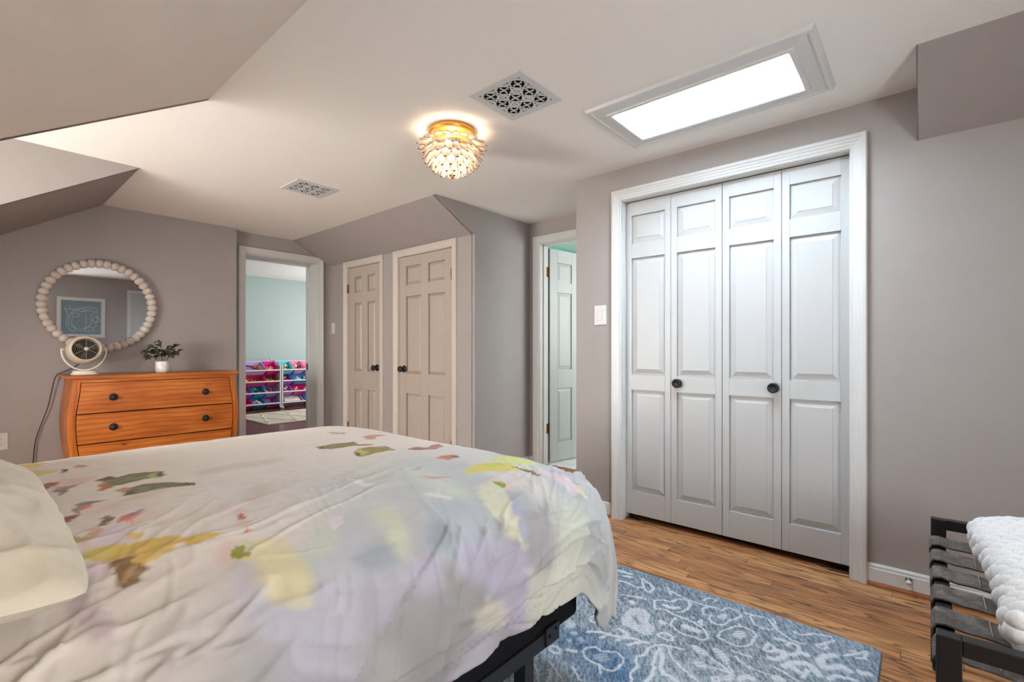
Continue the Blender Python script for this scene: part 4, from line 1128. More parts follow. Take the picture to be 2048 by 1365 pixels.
# ------------------------------------------------------------------ dresser
def pine(name, along='X', dark=1.0):
    t = NT(name)
    oi = t.n.new('ShaderNodeObjectInfo')
    g = t.n.new('ShaderNodeNewGeometry')
    comb = t.n.new('ShaderNodeCombineXYZ')
    for i, k in enumerate((13.0, 29.0, 47.0)): t.link(t.math('MULTIPLY', oi.outputs['Random'], k), comb.inputs[i])
    va = t.n.new('ShaderNodeVectorMath'); va.operation = 'ADD'
    t.link(g.outputs['Position'], va.inputs[0]); t.link(comb.outputs[0], va.inputs[1])
    def mp(s):
        m = t.n.new('ShaderNodeMapping'); m.inputs['Scale'].default_value = s
        t.link(va.outputs[0], m.inputs[0]); return m.outputs[0]
    lo, hi = (0.5, 1.0) if along == 'X' else (1.0, 0.5)
    wv = t.n.new('ShaderNodeTexWave'); wv.wave_type = 'BANDS'; wv.bands_direction = 'Z' if along == 'X' else 'X'
    wv.inputs['Scale'].default_value = 9.0; wv.inputs['Distortion'].default_value = 7.0; wv.inputs['Detail'].default_value = 3.0; wv.inputs['Detail Scale'].default_value = 0.8
    t.link(mp((0.22, 1, 1.0) if along == 'X' else (1.0, 1, 0.22)), wv.inputs['Vector'])
    fine = t.noise(mp((5, 20, 120) if along == 'X' else (120, 20, 5)), 1, 4, 0.6)
    broad = t.noise(mp((2.2, 4, 9) if along == 'X' else (9, 4, 2.2)), 1, 3, 0.55)
    k = dark
    c = t.ramp(broad, [(0.25, srgb(146 * k, 72 * k, 22 * k)), (0.5, srgb(188 * k, 104 * k, 36 * k)), (0.78, srgb(212 * k, 134 * k, 58 * k))])
    c = t.mix(t.math('MULTIPLY', t.ramp(wv.outputs['Fac'], [(0.0, (1, 1, 1, 1)), (0.45, (0, 0, 0, 1))]), 0.42), c, srgb(118, 56, 18))
    c = t.mix(t.math('MULTIPLY', t.ramp(fine, [(0.35, (1, 1, 1, 1)), (0.6, (0, 0, 0, 1))]), 0.35), c, srgb(124, 60, 20))
    vor = t.n.new('ShaderNodeTexVoronoi'); vor.inputs['Scale'].default_value = 4.2
    t.link(mp((1.0, 1, 1.9) if along == 'X' else (1.9, 1, 1.0)), vor.inputs['Vector'])
    c = t.mix(t.ramp(vor.outputs['Distance'], [(0.035, (0.9, 0.9, 0.9, 1)), (0.085, (0.25, 0.25, 0.25, 1)), (0.16, (0, 0, 0, 1))]), c, srgb(78, 34, 14))
    t.link(c, t.b.inputs['Base Color'])
    t.b.inputs['Roughness'].default_value = 0.36
    t.b.inputs['Specular IOR Level'].default_value = 0.4
    t.bump(fine, 0.08, 0.001)
    return t.m
PINE, PINEV = pine('honey_pine_drawer', 'X'), pine('honey_pine_upright', 'Z')
DXC, DYF, DYK, DTOP = 1.045, 4.505, 4.945, 0.90
def half(zz):      # bombe outline: half width of the body at height z
    ks = [(0.0, 0.470), (0.12, 0.488), (0.25, 0.520), (0.40, 0.541), (0.54, 0.5485), (0.64, 0.545), (0.74, 0.530), (0.82, 0.521), (0.88, 0.519)]
    return float(np.interp(zz, [k[0] for k in ks], [k[1] for k in ks]))
_zs = np.linspace(0, 0.88, 45)
_raw = np.array([half(q) for q in _zs]); _sm = _raw.copy()
for _ in range(6): _sm[1:-1] = (_sm[:-2] + 2 * _sm[1:-1] + _sm[2:]) / 4
def half(zz): return float(np.interp(zz, _zs, _sm))
dr = root('dresser', (DXC, (DYF + DYK) / 2, 0)); tag(dr, 'honey pine bombe dresser with curved sides and black knobs', 'dresser')
part('top', MB().box(0.496, 1.595, 4.49, 4.95, 0.876, DTOP), PINE, dr, bevel=0.004)
ST = 0.043
def strip(z0, z1, fo, fi, y0, y1, n=30):
    """vertical board whose two edges follow fo(z) and fi(z)"""
    m = MB(); vs_ = []
    for i in range(n + 1):
        q = z0 + (z1 - z0) * i / n
        a, b = fo(q), fi(q)
        vs_ += [(a, y0, q), (b, y0, q), (b, y1, q), (a, y1, q)]
    fs = [(0, 1, 2, 3), tuple(n * 4 + k for k in (3, 2, 1, 0))]
    for i in range(n):
        fs += [(i * 4 + k, i * 4 + 4 + k, i * 4 + 4 + (k + 1) % 4, i * 4 + (k + 1) % 4) for k in range(4)]
    return m.add(vs_, fs)
for sgn in (-1, 1):
    part('side_panel', strip(0.03, 0.876, lambda q: DXC + sgn * (half(q) - 0.004), lambda q: DXC + sgn * (half(q) - 0.026), DYF + 0.03, DYK), PINEV, dr)
    part('front_stile', strip(0.0, 0.876, lambda q: DXC + sgn * half(q), lambda q: DXC + sgn * (half(q) - ST), DYF, DYF + 0.03), PINEV, dr, bevel=0.002, seg=1)
    part('rear_foot', strip(0.0, 0.10, lambda q: DXC + sgn * half(q), lambda q: DXC + sgn * (half(q) - ST), DYK - 0.035, DYK), PINEV, dr)
part('top_rail', strip(0.851, 0.876, lambda q: DXC - half(q) + ST, lambda q: DXC + half(q) - ST, DYF + 0.002, DYF + 0.025, 4), PINE, dr)
part('bottom_rail', strip(0.10, 0.185, lambda q: DXC - half(q) + ST, lambda q: DXC + half(q) - ST, DYF + 0.002, DYF + 0.025, 6), PINE, dr)
part('carcass', strip(0.12, 0.872, lambda q: DXC - half(q) + 0.03, lambda q: DXC + half(q) - 0.03, DYF + 0.022, DYK - 0.01, 20), DARK, dr)
DKNOB = [(0.0005, 0.0), (0.0205, 0.0), (0.0215, 0.003), (0.019, 0.0055), (0.0165, 0.004), (0.0155, 0.004), (0.014, 0.008), (0.012, 0.0185), (0.009, 0.021), (0.0005, 0.0215)]
for z0, z1 in ((0.630, 0.847), (0.413, 0.623), (0.190, 0.406)):
    d = part('drawer', strip(z0, z1, lambda q: DXC - half(q) + ST + 0.004, lambda q: DXC + half(q) - ST - 0.004, DYF - 0.003, DYF + 0.02, 14), PINE, dr, bevel=0.002, seg=1)
    zc = {0.630: 0.738, 0.413: 0.519, 0.190: 0.306}[z0]
    for xk in (0.747, 1.340):
        f_ = lambda a, b, h: (a, DYF - 0.003 - h, b)
        m = MB(); m.lathe([(a_ * 1.25, b_ * 1.2) for a_, b_ in DKNOB], lambda p, q, h: f_(xk + p, zc + q, h), 24)
        kn = part('knob', m, BLACK, d, smooth=True)

# ------------------------------------------------------------------ round mirror with beads
MX, MY, MZ = 0.7395, YB - 0.012, 1.431
mr = root('mirror', (MX, MY, MZ)); mr.rotation_euler = (math.radians(0.65), 0, 0)
tag(mr, 'round wall mirror framed by chunky cream beads above the dresser', 'mirror')
BEADM = plain('cream_bead_lacquer', srgb(206, 194, 184), 0.45, var=0.05, vscale=20, bump=0.05, bscale=90)
gl = NT('mirror_silver'); gl.b.inputs['Base Color'].default_value = (0.93, 0.94, 0.94, 1); gl.b.inputs['Metallic'].default_value = 1.0; gl.b.inputs['Roughness'].default_value = 0.012
def lpart(name, mb, mats, parent, smooth=False, loc=(0, 0, 0), rot=(0, 0, 0)):
    return link(name, mb.mesh(name, mats, smooth=smooth), parent, loc, rot)
lpart('glass', MB().lathe([(0.0005, 0.003), (0.330, 0.003), (0.330, 0.0)], lambda x, y, z: (x, -z, y), 72), gl.m, mr)
lpart('backing', MB().lathe([(0.345, 0.0015), (0.345, -0.008), (0.0005, -0.008)], lambda x, y, z: (x, -z, y), 48), BEADM, mr)
NB, RB, rb = 44, 0.335, 0.0335
bm_ = MB(); prof = [(rb * math.sin(math.pi * i / 12) + 1e-4, -rb * math.cos(math.pi * i / 12)) for i in range(13)]
bead = bm_.lathe(prof, lambda x, y, z: (x, y * 0.78 if y > 0 else y * 0.95, z * 0.86), 18).mesh('bead', BEADM, smooth=True)
for k in range(NB):
    a = 2 * math.pi * k / NB + 0.02
    link('bead', bead, mr, (RB * math.cos(a), -0.014, RB * math.sin(a)), (0, -a, 0))

# ------------------------------------------------------------------ desk fan
FX, FY = 0.618, 4.735
fan = root('desk_fan', (FX, FY, DTOP)); fan.rotation_euler = (0, 0, math.radians(3))
tag(fan, 'round cream vintage desk fan with black grille on dresser', 'fan')
FANC = plain('cream_fan_enamel', srgb(196, 182, 164), 0.38, var=0.03)
FANL = plain('light_cream_plastic', srgb(222, 212, 198), 0.4, var=0.03)
# local frame: -Y is the front, Z up, origin on the dresser top
def rslab(hx, hy, z0, z1, top_scale):
    m = MB(); n = 28; vs_ = []
    for z, s in ((z0, 0.97), (z0 + 0.005, 1.0), (z1 - 0.006, top_scale + 0.04), (z1, top_scale)):
        for k in range(n):
            a = 2 * math.pi * k / n
            ca, sa = math.cos(a), math.sin(a)
            vs_.append((hx * s * math.copysign(abs(ca) ** 0.6, ca), hy * s * math.copysign(abs(sa) ** 0.6, sa), z))
    fs = [tuple(range(n - 1, -1, -1)), tuple(range(3 * n, 4 * n))]
    for i in range(3): fs += [(i * n + k, i * n + (k + 1) % n, (i + 1) * n + (k + 1) % n, (i + 1) * n + k) for k in range(n)]
    return m.add(vs_, fs)
lpart('base', rslab(0.078, 0.062, 0.0, 0.030, 0.80), FANL, fan, True)
FZ = 0.178
yoke = [(0.128 * math.cos(t), 0.012, FZ + 0.008 + 0.152 * math.sin(t)) for t in np.linspace(math.pi * 0.985, math.pi * 2.015, 34)]
m = MB(); vs_ = []
for i, p in enumerate(yoke):
    q = (p[0] / 0.128, (p[2] - FZ - 0.008) / 0.152)
    for du, dv in ((-0.004, -0.011), (0.004, -0.011), (0.004, 0.011), (-0.004, 0.011)):
        vs_.append((p[0] + du * q[0], p[1] + dv, p[2] + du * q[1]))
fs = [(0, 1, 2, 3), tuple(len(yoke) * 4 - 4 + k for k in (3, 2, 1, 0))]
for i in range(len(yoke) - 1): fs += [(i * 4 + k, i * 4 + 4 + k, i * 4 + 4 + (k + 1) % 4, i * 4 + (k + 1) % 4) for k in range(4)]
lpart('yoke', m.add(vs_, fs), FANL, fan)
for s in (-1, 1):
    lpart('pivot_knob', MB().lathe([(0.0005, 0.0), (0.011, 0.0), (0.011, 0.02), (0.0005, 0.022)], lambda x, y, z, s=s: (s * (0.106 + z), 0.012 + x, FZ + 0.008 + y), 16), FANC, fan, True)
tl = math.radians(8)
def fh(x, y, z):   # head frame: y out of the front, tilted up a little
    return (x, -(y * math.cos(tl)) + 0.0 - z * math.sin(tl) * 0, FZ + 0.006 + z * math.cos(tl) + y * math.sin(tl))
head = [(0.050, -0.105), (0.070, -0.10), (0.088, -0.075), (0.103, -0.03), (0.108, 0.0), (0.105, 0.025), (0.099, 0.045), (0.092, 0.056), (0.085, 0.061), (0.081, 0.060), (0.079, 0.050), (0.072, -0.02)]
lpart('housing', MB().lathe(head, lambda x, y, z: fh(x, z, y), 44, caps=False), FANC, fan, True)
lpart('inner_drum', MB().lathe([(0.0005, 0.010), (0.079, 0.012), (0.079, -0.02), (0.0005, -0.02)], lambda x, y, z: fh(x, z, y), 36), DARK, fan)
m = MB()
for r in (0.020, 0.030, 0.040, 0.050, 0.060, 0.070, 0.078):
    m.tube([fh(r * math.cos(a), 0.060 - 0.05 * (r / 0.07) ** 2 * 0.12, r * math.sin(a)) for a in np.linspace(0, 2 * math.pi, 40, endpoint=False)], 0.0012, 6, True)
for k in range(6):
    a = math.pi / 2 + k * math.pi / 3
    m.tube([fh(0.012 * math.cos(a), 0.0605, 0.012 * math.sin(a)), fh(0.080 * math.cos(a), 0.054, 0.080 * math.sin(a))], 0.0016, 6)
lpart('grille', m, plain('grille_wire', srgb(140, 132, 120), 0.4), fan, True)
lpart('hub_badge', MB().lathe([(0.0005, 0.066), (0.010, 0.065), (0.0135, 0.062), (0.0135, 0.056)], lambda x, y, z: fh(x, z, y), 24), FANC, fan, True)
for k in range(3):
    a = k * 2 * math.pi / 3 + 0.4
    P_ = [fh(r * math.cos(a + da), 0.025 + dy, r * math.sin(a + da)) for r, da, dy in ((0.015, -0.2, 0.0), (0.064, -0.35, 0.006), (0.066, 0.25, -0.006), (0.02, 0.4, -0.004))]
    Pb = [fh(r * math.cos(a + da), 0.022 + dy, r * math.sin(a + da)) for r, da, dy in ((0.015, -0.2, 0.0), (0.064, -0.35, 0.006), (0.066, 0.25, -0.006), (0.02, 0.4, -0.004))]
    lpart('blade', MB().add(P_ + Pb, [(0, 1, 2, 3), (7, 6, 5, 4), (0, 4, 5, 1), (1, 5, 6, 2), (2, 6, 7, 3), (3, 7, 4, 0)]), plain('dark_fan_blade', srgb(46, 44, 42), 0.5), fan)
cp = [(FX - 0.01, 4.80, 1.0), (FX - 0.03, 4.86, 0.962), (FX - 0.075, 4.90, 0.93), (0.512, 4.925, 0.912), (0.487, 4.93, 0.894), (0.470, 4.935, 0.84), (0.458, 4.938, 0.76), (0.440, 4.94, 0.66), (0.418, 4.942, 0.58), (0.395, 4.945, 0.50), (0.372, 4.945, 0.40), (0.36, 4.94, 0.25), (0.33, 4.92, 0.05), (0.25, 4.925, 0.012)]
from mathutils.geometry import interpolate_bezier
def smooth_path(pts, n=6):
    P_ = [Vector(p) for p in pts]; out = []
    for i in range(len(P_) - 1):
        a, b, c, d = P_[max(i - 1, 0)], P_[i], P_[i + 1], P_[min(i + 2, len(P_) - 1)]
        for k in range(n):
            t = k / n
            out.append(0.5 * ((2 * b) + (-a + c) * t + (2 * a - 5 * b + 4 * c - d) * t * t + (-a + 3 * b - 3 * c + d) * t ** 3))
    return out + [P_[-1]]
cord = part('power_cord', MB().tube(smooth_path(cp), 0.0032, 8), plain('black_cord_rubber', srgb(22, 20, 20), 0.5), None, smooth=True)
tag(cord, 'thin black power cord trailing from fan down beside dresser', 'cord')

# ------------------------------------------------------------------ potted plant
PX, PY = 1.103, 4.745
pl = root('potted_plant', (PX, PY, DTOP)); tag(pl, 'small dark leafy plant in white marbled pot on dresser', 'potted plant')
t = NT('white_marbled_ceramic'); v = t.coords('Object')
nz = t.noise(v, 14, 6, 0.6, 1.6)
t.link(t.ramp(nz, [(0.40, srgb(232, 229, 224)), (0.50, srgb(198, 194, 190)), (0.56, srgb(230, 227, 222))]), t.b.inputs['Base Color']); t.b.inputs['Roughness'].default_value = 0.3
lpart('pot', MB().lathe([(0.0005, 0.0), (0.040, 0.0), (0.047, 0.006), (0.0495, 0.03), (0.0495, 0.088), (0.048, 0.091), (0.0455, 0.088), (0.0455, 0.075), (0.0005, 0.075)], n=36), t.m, pl, True)
lpart('soil', MB().lathe([(0.0005, 0.078), (0.03, 0.079), (0.0445, 0.0765)], n=24, caps=False), plain('potting_soil', srgb(44, 34, 26), 0.95, bump=0.8, bscale=300), pl)
LEAF = plain('dark_green_leaf', srgb(66, 72, 52), 0.5, var=0.35, vscale=25)
STEM = plain('plant_stem', srgb(84, 82, 58), 0.6)
m = MB(); n = 7; vs_ = []
for i in range(n + 1):
    s = i / n; w = 0.0145 * math.sin(math.pi * min(1, s * 0.93 + 0.05)) ** 0.8
    for k, wj in enumerate((-1, -0.5, 0, 0.5, 1)):
        vs_.append((s * 0.045, wj * w, 0.010 * math.sin(s * 2.4) - 0.016 * s * s + 0.005 * abs(wj) * math.sin(math.pi * s)))
fs = [(i * 5 + k, i * 5 + k + 1, i * 5 + 6 + k, i * 5 + 5 + k) for i in range(n) for k in range(4)]
leafm = m.add(vs_, fs).mesh('leaf', LEAF, smooth=True)
rp = random.Random(11)
stems = [((-0.10, -0.01), 0.085, 0.05), ((-0.062, -0.02), 0.125, 0.035), ((-0.012, 0.01), 0.172, 0.01), ((0.035, -0.01), 0.135, 0.03), ((0.075, 0.0), 0.125, 0.03), ((0.098, -0.02), 0.085, 0.04), ((-0.045, 0.03), 0.09, 0.03), ((0.02, -0.045), 0.07, 0.03), ((0.055, -0.035), 0.06, 0.03), ((-0.03, -0.045), 0.065, 0.03), ((-0.085, 0.02), 0.05, 0.04), ((0.0, 0.0), 0.10, 0.0), ((0.03, 0.03), 0.09, 0.02)]
for (tx, ty), hz, bend in stems:
    base_ = Vector((tx * 0.22, ty * 0.22, 0.076)); tip = Vector((tx, ty, 0.076 + hz)); mid = (base_ + tip) / 2 + Vector((0, 0, bend * 0.6))
    pth = smooth_path([base_, mid, tip], 5)
    st = lpart('stem', MB().tube(pth, 0.0017, 6), STEM, pl, True)
    for j, s in enumerate((0.55, 0.72, 0.86, 1.0, 1.0)):
        p = pth[int(s * (len(pth) - 1))]
        az = math.atan2(ty, tx) + (rp.uniform(-0.4, 0.4) if j == 3 else rp.choice((-1, 1)) * rp.uniform(0.6, 2.0))
        sc = rp.uniform(0.95, 1.4)
        link('leaf', leafm, pl, p, (rp.uniform(-0.5, 0.5), rp.uniform(-0.6, 0.35), az), (sc, sc * rp.uniform(0.9, 1.2), sc))

# ------------------------------------------------------------------ ceiling lamp of shell petals
LX0, LY0 = 1.705, 1.885
lamp = root('ceiling_lamp', (LX0, LY0, ZC)); tag(lamp, 'lit flush ceiling lamp made of layered white shell petals', 'ceiling lamp')
lpart('canopy', MB().lathe([(0.0005, -0.0005), (0.118, -0.0005), (0.122, -0.006), (0.121, -0.022), (0.116, -0.028), (0.10, -0.030), (0.0005, -0.030)], n=56), GOLD, lamp, True)
t = NT('capiz_shell')
tr = t.n.new('ShaderNodeBsdfTranslucent'); tr.inputs[0].default_value = (0.80, 0.72, 0.62, 1)
df = t.n.new('ShaderNodeBsdfDiffuse')
nz = t.noise(t.coords('Object'), 60, 3)
t.link(t.ramp(nz, [(0.3, (0.62, 0.56, 0.50, 1)), (0.7, (0.78, 0.72, 0.66, 1))]), df.inputs[0])
mx = t.n.new('ShaderNodeMixShader'); mx.inputs[0].default_value = 0.55
t.link(df.outputs[0], mx.inputs[1]); t.link(tr.outputs[0], mx.inputs[2]); t.link(mx.outputs[0], t.out.inputs[0])
CAPIZ = t.m
mx.inputs[0].default_value = 0.5
CAPIZ_TOP = plain('thick_capiz_shell', srgb(222, 212, 200), 0.45, var=0.05, vscale=60)
RIM = plain('gold_petal_rim', srgb(96, 58, 30), 0.5)
# one petal: pointed oval, cupped, with a fine darker rim
def petal_mesh(L, W, shell=None):
    m = MB(); n = 9; rows = []
    vs_ = []
    for i in range(n + 1):
        s = i / n
        w = W * (math.sin(math.pi * (s ** 0.8) * 0.93 + 0.07 * math.pi)) ** 0.75 if 0 < i < n else 0.0015
        for wj in (-1, -0.9, -0.4, 0, 0.4, 0.9, 1):
            vs_.append((wj * w, 0.012 * (1 - wj * wj) * math.sin(math.pi * s) + 0.010 * s * s, s * L))
    for i in range(n):
        for k in range(6):
            m.cur = 1 if (k in (0, 5) or i == n - 1) else 0
            m.add([], []); m.f.append([i * 7 + k, i * 7 + k + 1, i * 7 + 8 + k, i * 7 + 7 + k]); m.mi.append(m.cur)
    m.v = [tuple(p) for p in vs_]
    return m.mesh('petal', [shell or CAPIZ, RIM], smooth=True)
pm = [petal_mesh(0.070, 0.027, CAPIZ_TOP), petal_mesh(0.078, 0.026)]
rl = random.Random(4)
for ring, (el, cnt) in enumerate(((2, 20), (11, 20), (22, 18), (33, 16), (46, 13), (59, 10), (71, 7), (83, 4))):
    e = math.radians(el)
    for k in range(cnt):
        a = 2 * math.pi * (k + 0.5 * (ring % 2)) / cnt + rl.uniform(-0.06, 0.06)
        rad = Vector((math.cos(e) * math.cos(a), math.cos(e) * math.sin(a), -math.sin(e)))
        down = Vector((-math.sin(e) * math.cos(a), -math.sin(e) * math.sin(a), -math.cos(e)))
        # petal grows from inside outwards, leaning down along the bowl
        zdir = (rad * math.cos(math.radians(34)) + down * math.sin(math.radians(34) * (0.55 if ring < 1 else 1.0))).normalized()
        ydir = (rad - zdir * rad.dot(zdir)).normalized()
        xdir = ydir.cross(zdir)
        M = Matrix((xdir, ydir, zdir)).transposed()
        pos = Vector((0, 0, -0.060)) + Vector((rad.x * 0.112, rad.y * 0.112, rad.z * 0.118))
        o = link('petal', pm[1], lamp, pos, M.to_euler())
        o.rotation_euler.rotate_axis('Z', rl.uniform(-0.25, 0.25))
for k in range(3):      # wire arms holding the petals
    pass
m = MB()
for el in (6, 30, 56):
    e = math.radians(el); m.tube([(0.108 * math.cos(e) * math.cos(a), 0.108 * math.cos(e) * math.sin(a), -0.052 - 0.112 * math.sin(e)) for a in np.linspace(0, 2 * math.pi, 32, endpoint=False)], 0.0016, 5, True)
for k in range(6):
    a = k * math.pi / 3
    m.tube([(0.108 * math.cos(math.radians(el)) * math.cos(a), 0.108 * math.cos(math.radians(el)) * math.sin(a), -0.052 - 0.112 * math.sin(math.radians(el))) for el in range(-12, 88, 12)], 0.0016, 5)
lpart('wire_cage', m, GOLD, lamp, True)
BULB = emitter('warm_bulb_glow', (1.0, 0.80, 0.58), 1.5)
for s in (-1, 1):
    lpart('bulb', MB().lathe([(0.0005, -0.030), (0.010, -0.031), (0.012, -0.045), (0.017, -0.065), (0.018, -0.078), (0.012, -0.092), (0.0005, -0.096)], lambda x, y, z, s=s: (x + s * 0.035, y + s * 0.01, z), 16), BULB, lamp, True)
ld = bpy.data.lights.new('lamp_light', 'POINT'); ld.energy = LAMP_WATTS; ld.color = (1.0, 0.78, 0.55); ld.shadow_soft_size = 0.04
lo = bpy.data.objects.new('lamp_light', ld); COL.objects.link(lo); lo.parent = lamp; lo.location = (0, 0, -0.150)

# ------------------------------------------------------------------ pierced ceiling vents
def vent(cx, cy, wx, wy, label):
    r = root('ceiling_vent', (cx, cy, ZC)); tag(r, label, 'vent', 'pierced ceiling vents')
    n = 104
    us = (np.arange(n) + 0.5) / n * 2 - 1
    U, W = np.meshgrid(us, us, indexing='ij')
    inner = 0.80
    hole = np.zeros(U.shape, bool)
    gu, gw = U / inner * 1.5, W / inner * 1.5        # 3 x 3 rosettes
    fu, fw_ = gu - np.round(gu), gw - np.round(gw)
    rr_ = np.hypot(fu, fw_); th = np.arctan2(fw_, fu)
    pet = (rr_ > 0.08) & (rr_ < 0.385) & (np.abs(np.sin(2 * th)) > 0.30)
    hole |= pet
    hu, hw = gu + 0.5, gw + 0.5                        # small lozenges between them
    au, aw = hu - np.round(hu), hw - np.round(hw)
    lr = np.abs(au) + np.abs(aw)
    hole |= (lr < 0.25) & (np.abs(au) > 0.03) & (np.abs(aw) > 0.03)
    for (du, dw) in ((0.5, 0.0), (0.0, 0.5)):
        bu, bw = gu + du, gw + dw
        bu, bw = bu - np.round(bu), bw - np.round(bw)
        hole |= ((np.abs(bu) + np.abs(bw)) < 0.235) & (np.abs(bu - bw) > 0.035) & (np.abs(bu + bw) > 0.035)
    hole &= (np.abs(U) < inner * 0.99) & (np.abs(W) < inner * 0.99)
    m = MB(); zt, zb = 0.0, -0.005
    idx = {}
    vs_, fs = [], []
    def vid(i, j, z):
        key = (i, j, z)
        if key not in idx:
            idx[key] = len(vs_); vs_.append(((i / n - 0.5) * wx, (j / n - 0.5) * wy, z))
        return idx[key]
    for i in range(n):
        for j in range(n):
            if hole[i, j]: continue
            fs.append((vid(i, j, zb), vid(i, j + 1, zb), vid(i + 1, j + 1, zb), vid(i + 1, j, zb)))
            for di, dj, c in ((-1, 0, ((i, j), (i, j + 1))), (1, 0, ((i + 1, j), (i + 1, j + 1))), (0, -1, ((i, j), (i + 1, j))), (0, 1, ((i, j + 1), (i + 1, j + 1)))):
                a, b = i + di, j + dj
                if a < 0 or b < 0 or a >= n or b >= n or hole[a, b]:
                    fs.append((vid(*c[0], zb), vid(*c[1], zb), vid(*c[1], zt), vid(*c[0], zt)))
    lpart('pierced_plate', m.add(vs_, fs), TRIM, r)
    lpart('duct', MB().box(-wx * 0.44, wx * 0.44, -wy * 0.44, wy * 0.44, -0.0012, -0.0004), DARK, r)
    return r
vent(1.668, 1.414, 0.308, 0.303, 'pierced white ceiling vent between the lamp and the roof window')
vent(1.650, 3.337, 0.300, 0.278, 'pierced white ceiling vent beyond the lamp, nearer the doorway')

# ------------------------------------------------------------------ switches, outlet, door stop
def plate(name, fn, w, h, label, cat, kind):
    r = root(name, fn(0, 0, 0)); tag(r, label, cat)
    m = MB(); vs_ = []
    rows = [(w / 2, h / 2, 0.0), (w / 2, h / 2, 0.003), (w / 2 - 0.004, h / 2 - 0.004, 0.006)]
    for a, b, d in rows: vs_ += [fn(-a, -b, d), fn(a, -b, d), fn(a, b, d), fn(-a, b, d)]
    fs = [(8, 9, 10, 11)] + [(i * 4 + k, i * 4 + (k + 1) % 4, i * 4 + 4 + (k + 1) % 4, i * 4 + 4 + k) for i in range(2) for k in range(4)]
    part('cover_plate', m.add(vs_, fs), WHITE, r, bevel=0.001, seg=1)
    if kind == 'rocker':
        part('rocker', MB().prism([(-0.0165, -0.033), (0.0165, -0.033), (0.0165, 0.033), (-0.0165, 0.033)], lambda a, b, h_: fn(a, b, 0.006 + h_ + 0.03 * abs(b) * h_ / 0.003), 0.0, 0.003), WHITE, r, bevel=0.0008, seg=1)
    else:
        part('receptacle', MB().prism([(-0.0165, -0.033), (0.0165, -0.033), (0.0165, 0.033), (-0.0165, 0.033)], fn, 0.006, 0.008), WHITE, r)
        for z in (-0.018, 0.018):
            for a in (-0.006, 0.006):
                part('slot', MB().prism([(a - 0.0012, z - 0.004), (a + 0.0012, z - 0.004), (a + 0.0012, z + 0.004), (a - 0.0012, z + 0.004)], fn, 0.008, 0.0084), DARK, r)
            part('slot', MB().prism([(-0.002, z - 0.012), (0.002, z - 0.012), (0.002, z - 0.0085), (-0.002, z - 0.0085)], fn, 0.008, 0.0084), DARK, r)
    for z in (-h / 2 + 0.012, h / 2 - 0.012):
        part('screw', MB().lathe([(0.003, 0.0), (0.0028, 0.0012), (0.0005, 0.0014)], lambda x, y, q, z=z: fn(x, z + y, 0.006 + q), 10, caps=False), WHITE, r)
    return r
plate('light_switch', lambda a, b, h: (XC - h, 1.612 + a, 1.312 + b), 0.092, 0.130, 'white rocker light switch beside the folding closet doors', 'light switch', 'rocker')
plate('light_switch', lambda a, b, h: (XD - h, 4.965 + a, 1.322 + b), 0.074, 0.120, 'white light switch beside the narrow eaves door', 'light switch', 'rocker')
plate('wall_outlet', lambda a, b, h: (0.196 + a, YB - h, 0.432 + b), 0.082, 0.122, 'white double wall outlet left of the dresser', 'outlet', 'outlet')
ds = root('door_stop', (XC - 0.0135, 0.048, 0.066)); tag(ds, 'small brass door stop on the white baseboard', 'door stop')
fs_ = lambda x, y, z: (XC - 0.0135 - z, 0.048 + x, 0.066 + y)
part('stem', MB().lathe([(0.0005, 0), (0.011, 0.0), (0.012, 0.003), (0.006, 0.006), (0.005, 0.030), (0.009, 0.034)], fs_, 18), STEEL, ds, smooth=True)
part('rubber_tip', MB().lathe([(0.009, 0.034), (0.0105, 0.037), (0.0095, 0.046), (0.0005, 0.049)], fs_, 18), WHITE, ds, smooth=True)

# ------------------------------------------------------------------ picture on the rear wall (seen in the mirror)
ar = root('framed_print', (1.43, YR, 1.16)); tag(ar, 'white framed blue-grey line drawing, reflected in the mirror', 'picture')
AX0, AX1, AZ0, AZ1 = 1.11, 1.75, 1.16, 1.86
m = MB(); w = 0.055
for lo_, hi_, l2, h2 in ((AX0, AX0 + w, AZ0, AZ1), (AX1 - w, AX1, AZ0, AZ1), (AX0 + w, AX1 - w, AZ0, AZ0 + w), (AX0 + w, AX1 - w, AZ1 - w, AZ1)):
    m.box(lo_, hi_, YR, YR + 0.025, l2, h2)
part('frame', m, WHITE, ar)
t = NT('blue_grey_print'); t.b.inputs['Base Color'].default_value = srgb(122, 138, 144); t.b.inputs['Roughness'].default_value = 0.04
part('print', MB().box(AX0 + w, AX1 - w, YR, YR + 0.012, AZ0 + w, AZ1 - w), t.m, ar)
cxa, cza = (AX0 + AX1) / 2, (AZ0 + AZ1) / 2
# coordinates as seen in the mirror: left-right as drawn there equals +X here
lines = [[(-.22, .15), (-.18, .05), (-.2, -.1), (-.16, -.2), (-.08, -.24), (-.1, -.16), (-.17, -.12), (-.13, .08), (-.03, .15), (.1, .2), (.2, .16), (.22, .06)],
         [(-.23, .16), (-.15, .14), (.05, .17), (.14, .16), (.0, .12), (-.12, .13), (-.16, .2)], [(-.1, .02), (-.13, -.08), (-.09, -.18), (0, -.22), (.12, -.24), (.17, -.2), (.1, -.16), (.04, -.2)],
         [(0.0, .1), (.06, .12), (.14, .12), (.2, .11), (.13, .05), (.14, -.06), (.09, -.16), (.0, -.2)], [(.16, -.02), (.18, .04), (.22, .02), (.24, -.04), (.2, -.08), (.16, -.06), (.16, -.02)], [(.2, .05), (.22, -.02), (.19, -.1), (.2, -.14), (.14, -.18)], [(.06, .05), (.06, -.22)], [(-.14, .06), (-.06, .08), (-.02, .03), (-.1, .02), (-.12, .07)]]
inkm = plain('white_ink', srgb(226, 230, 230), 0.5)
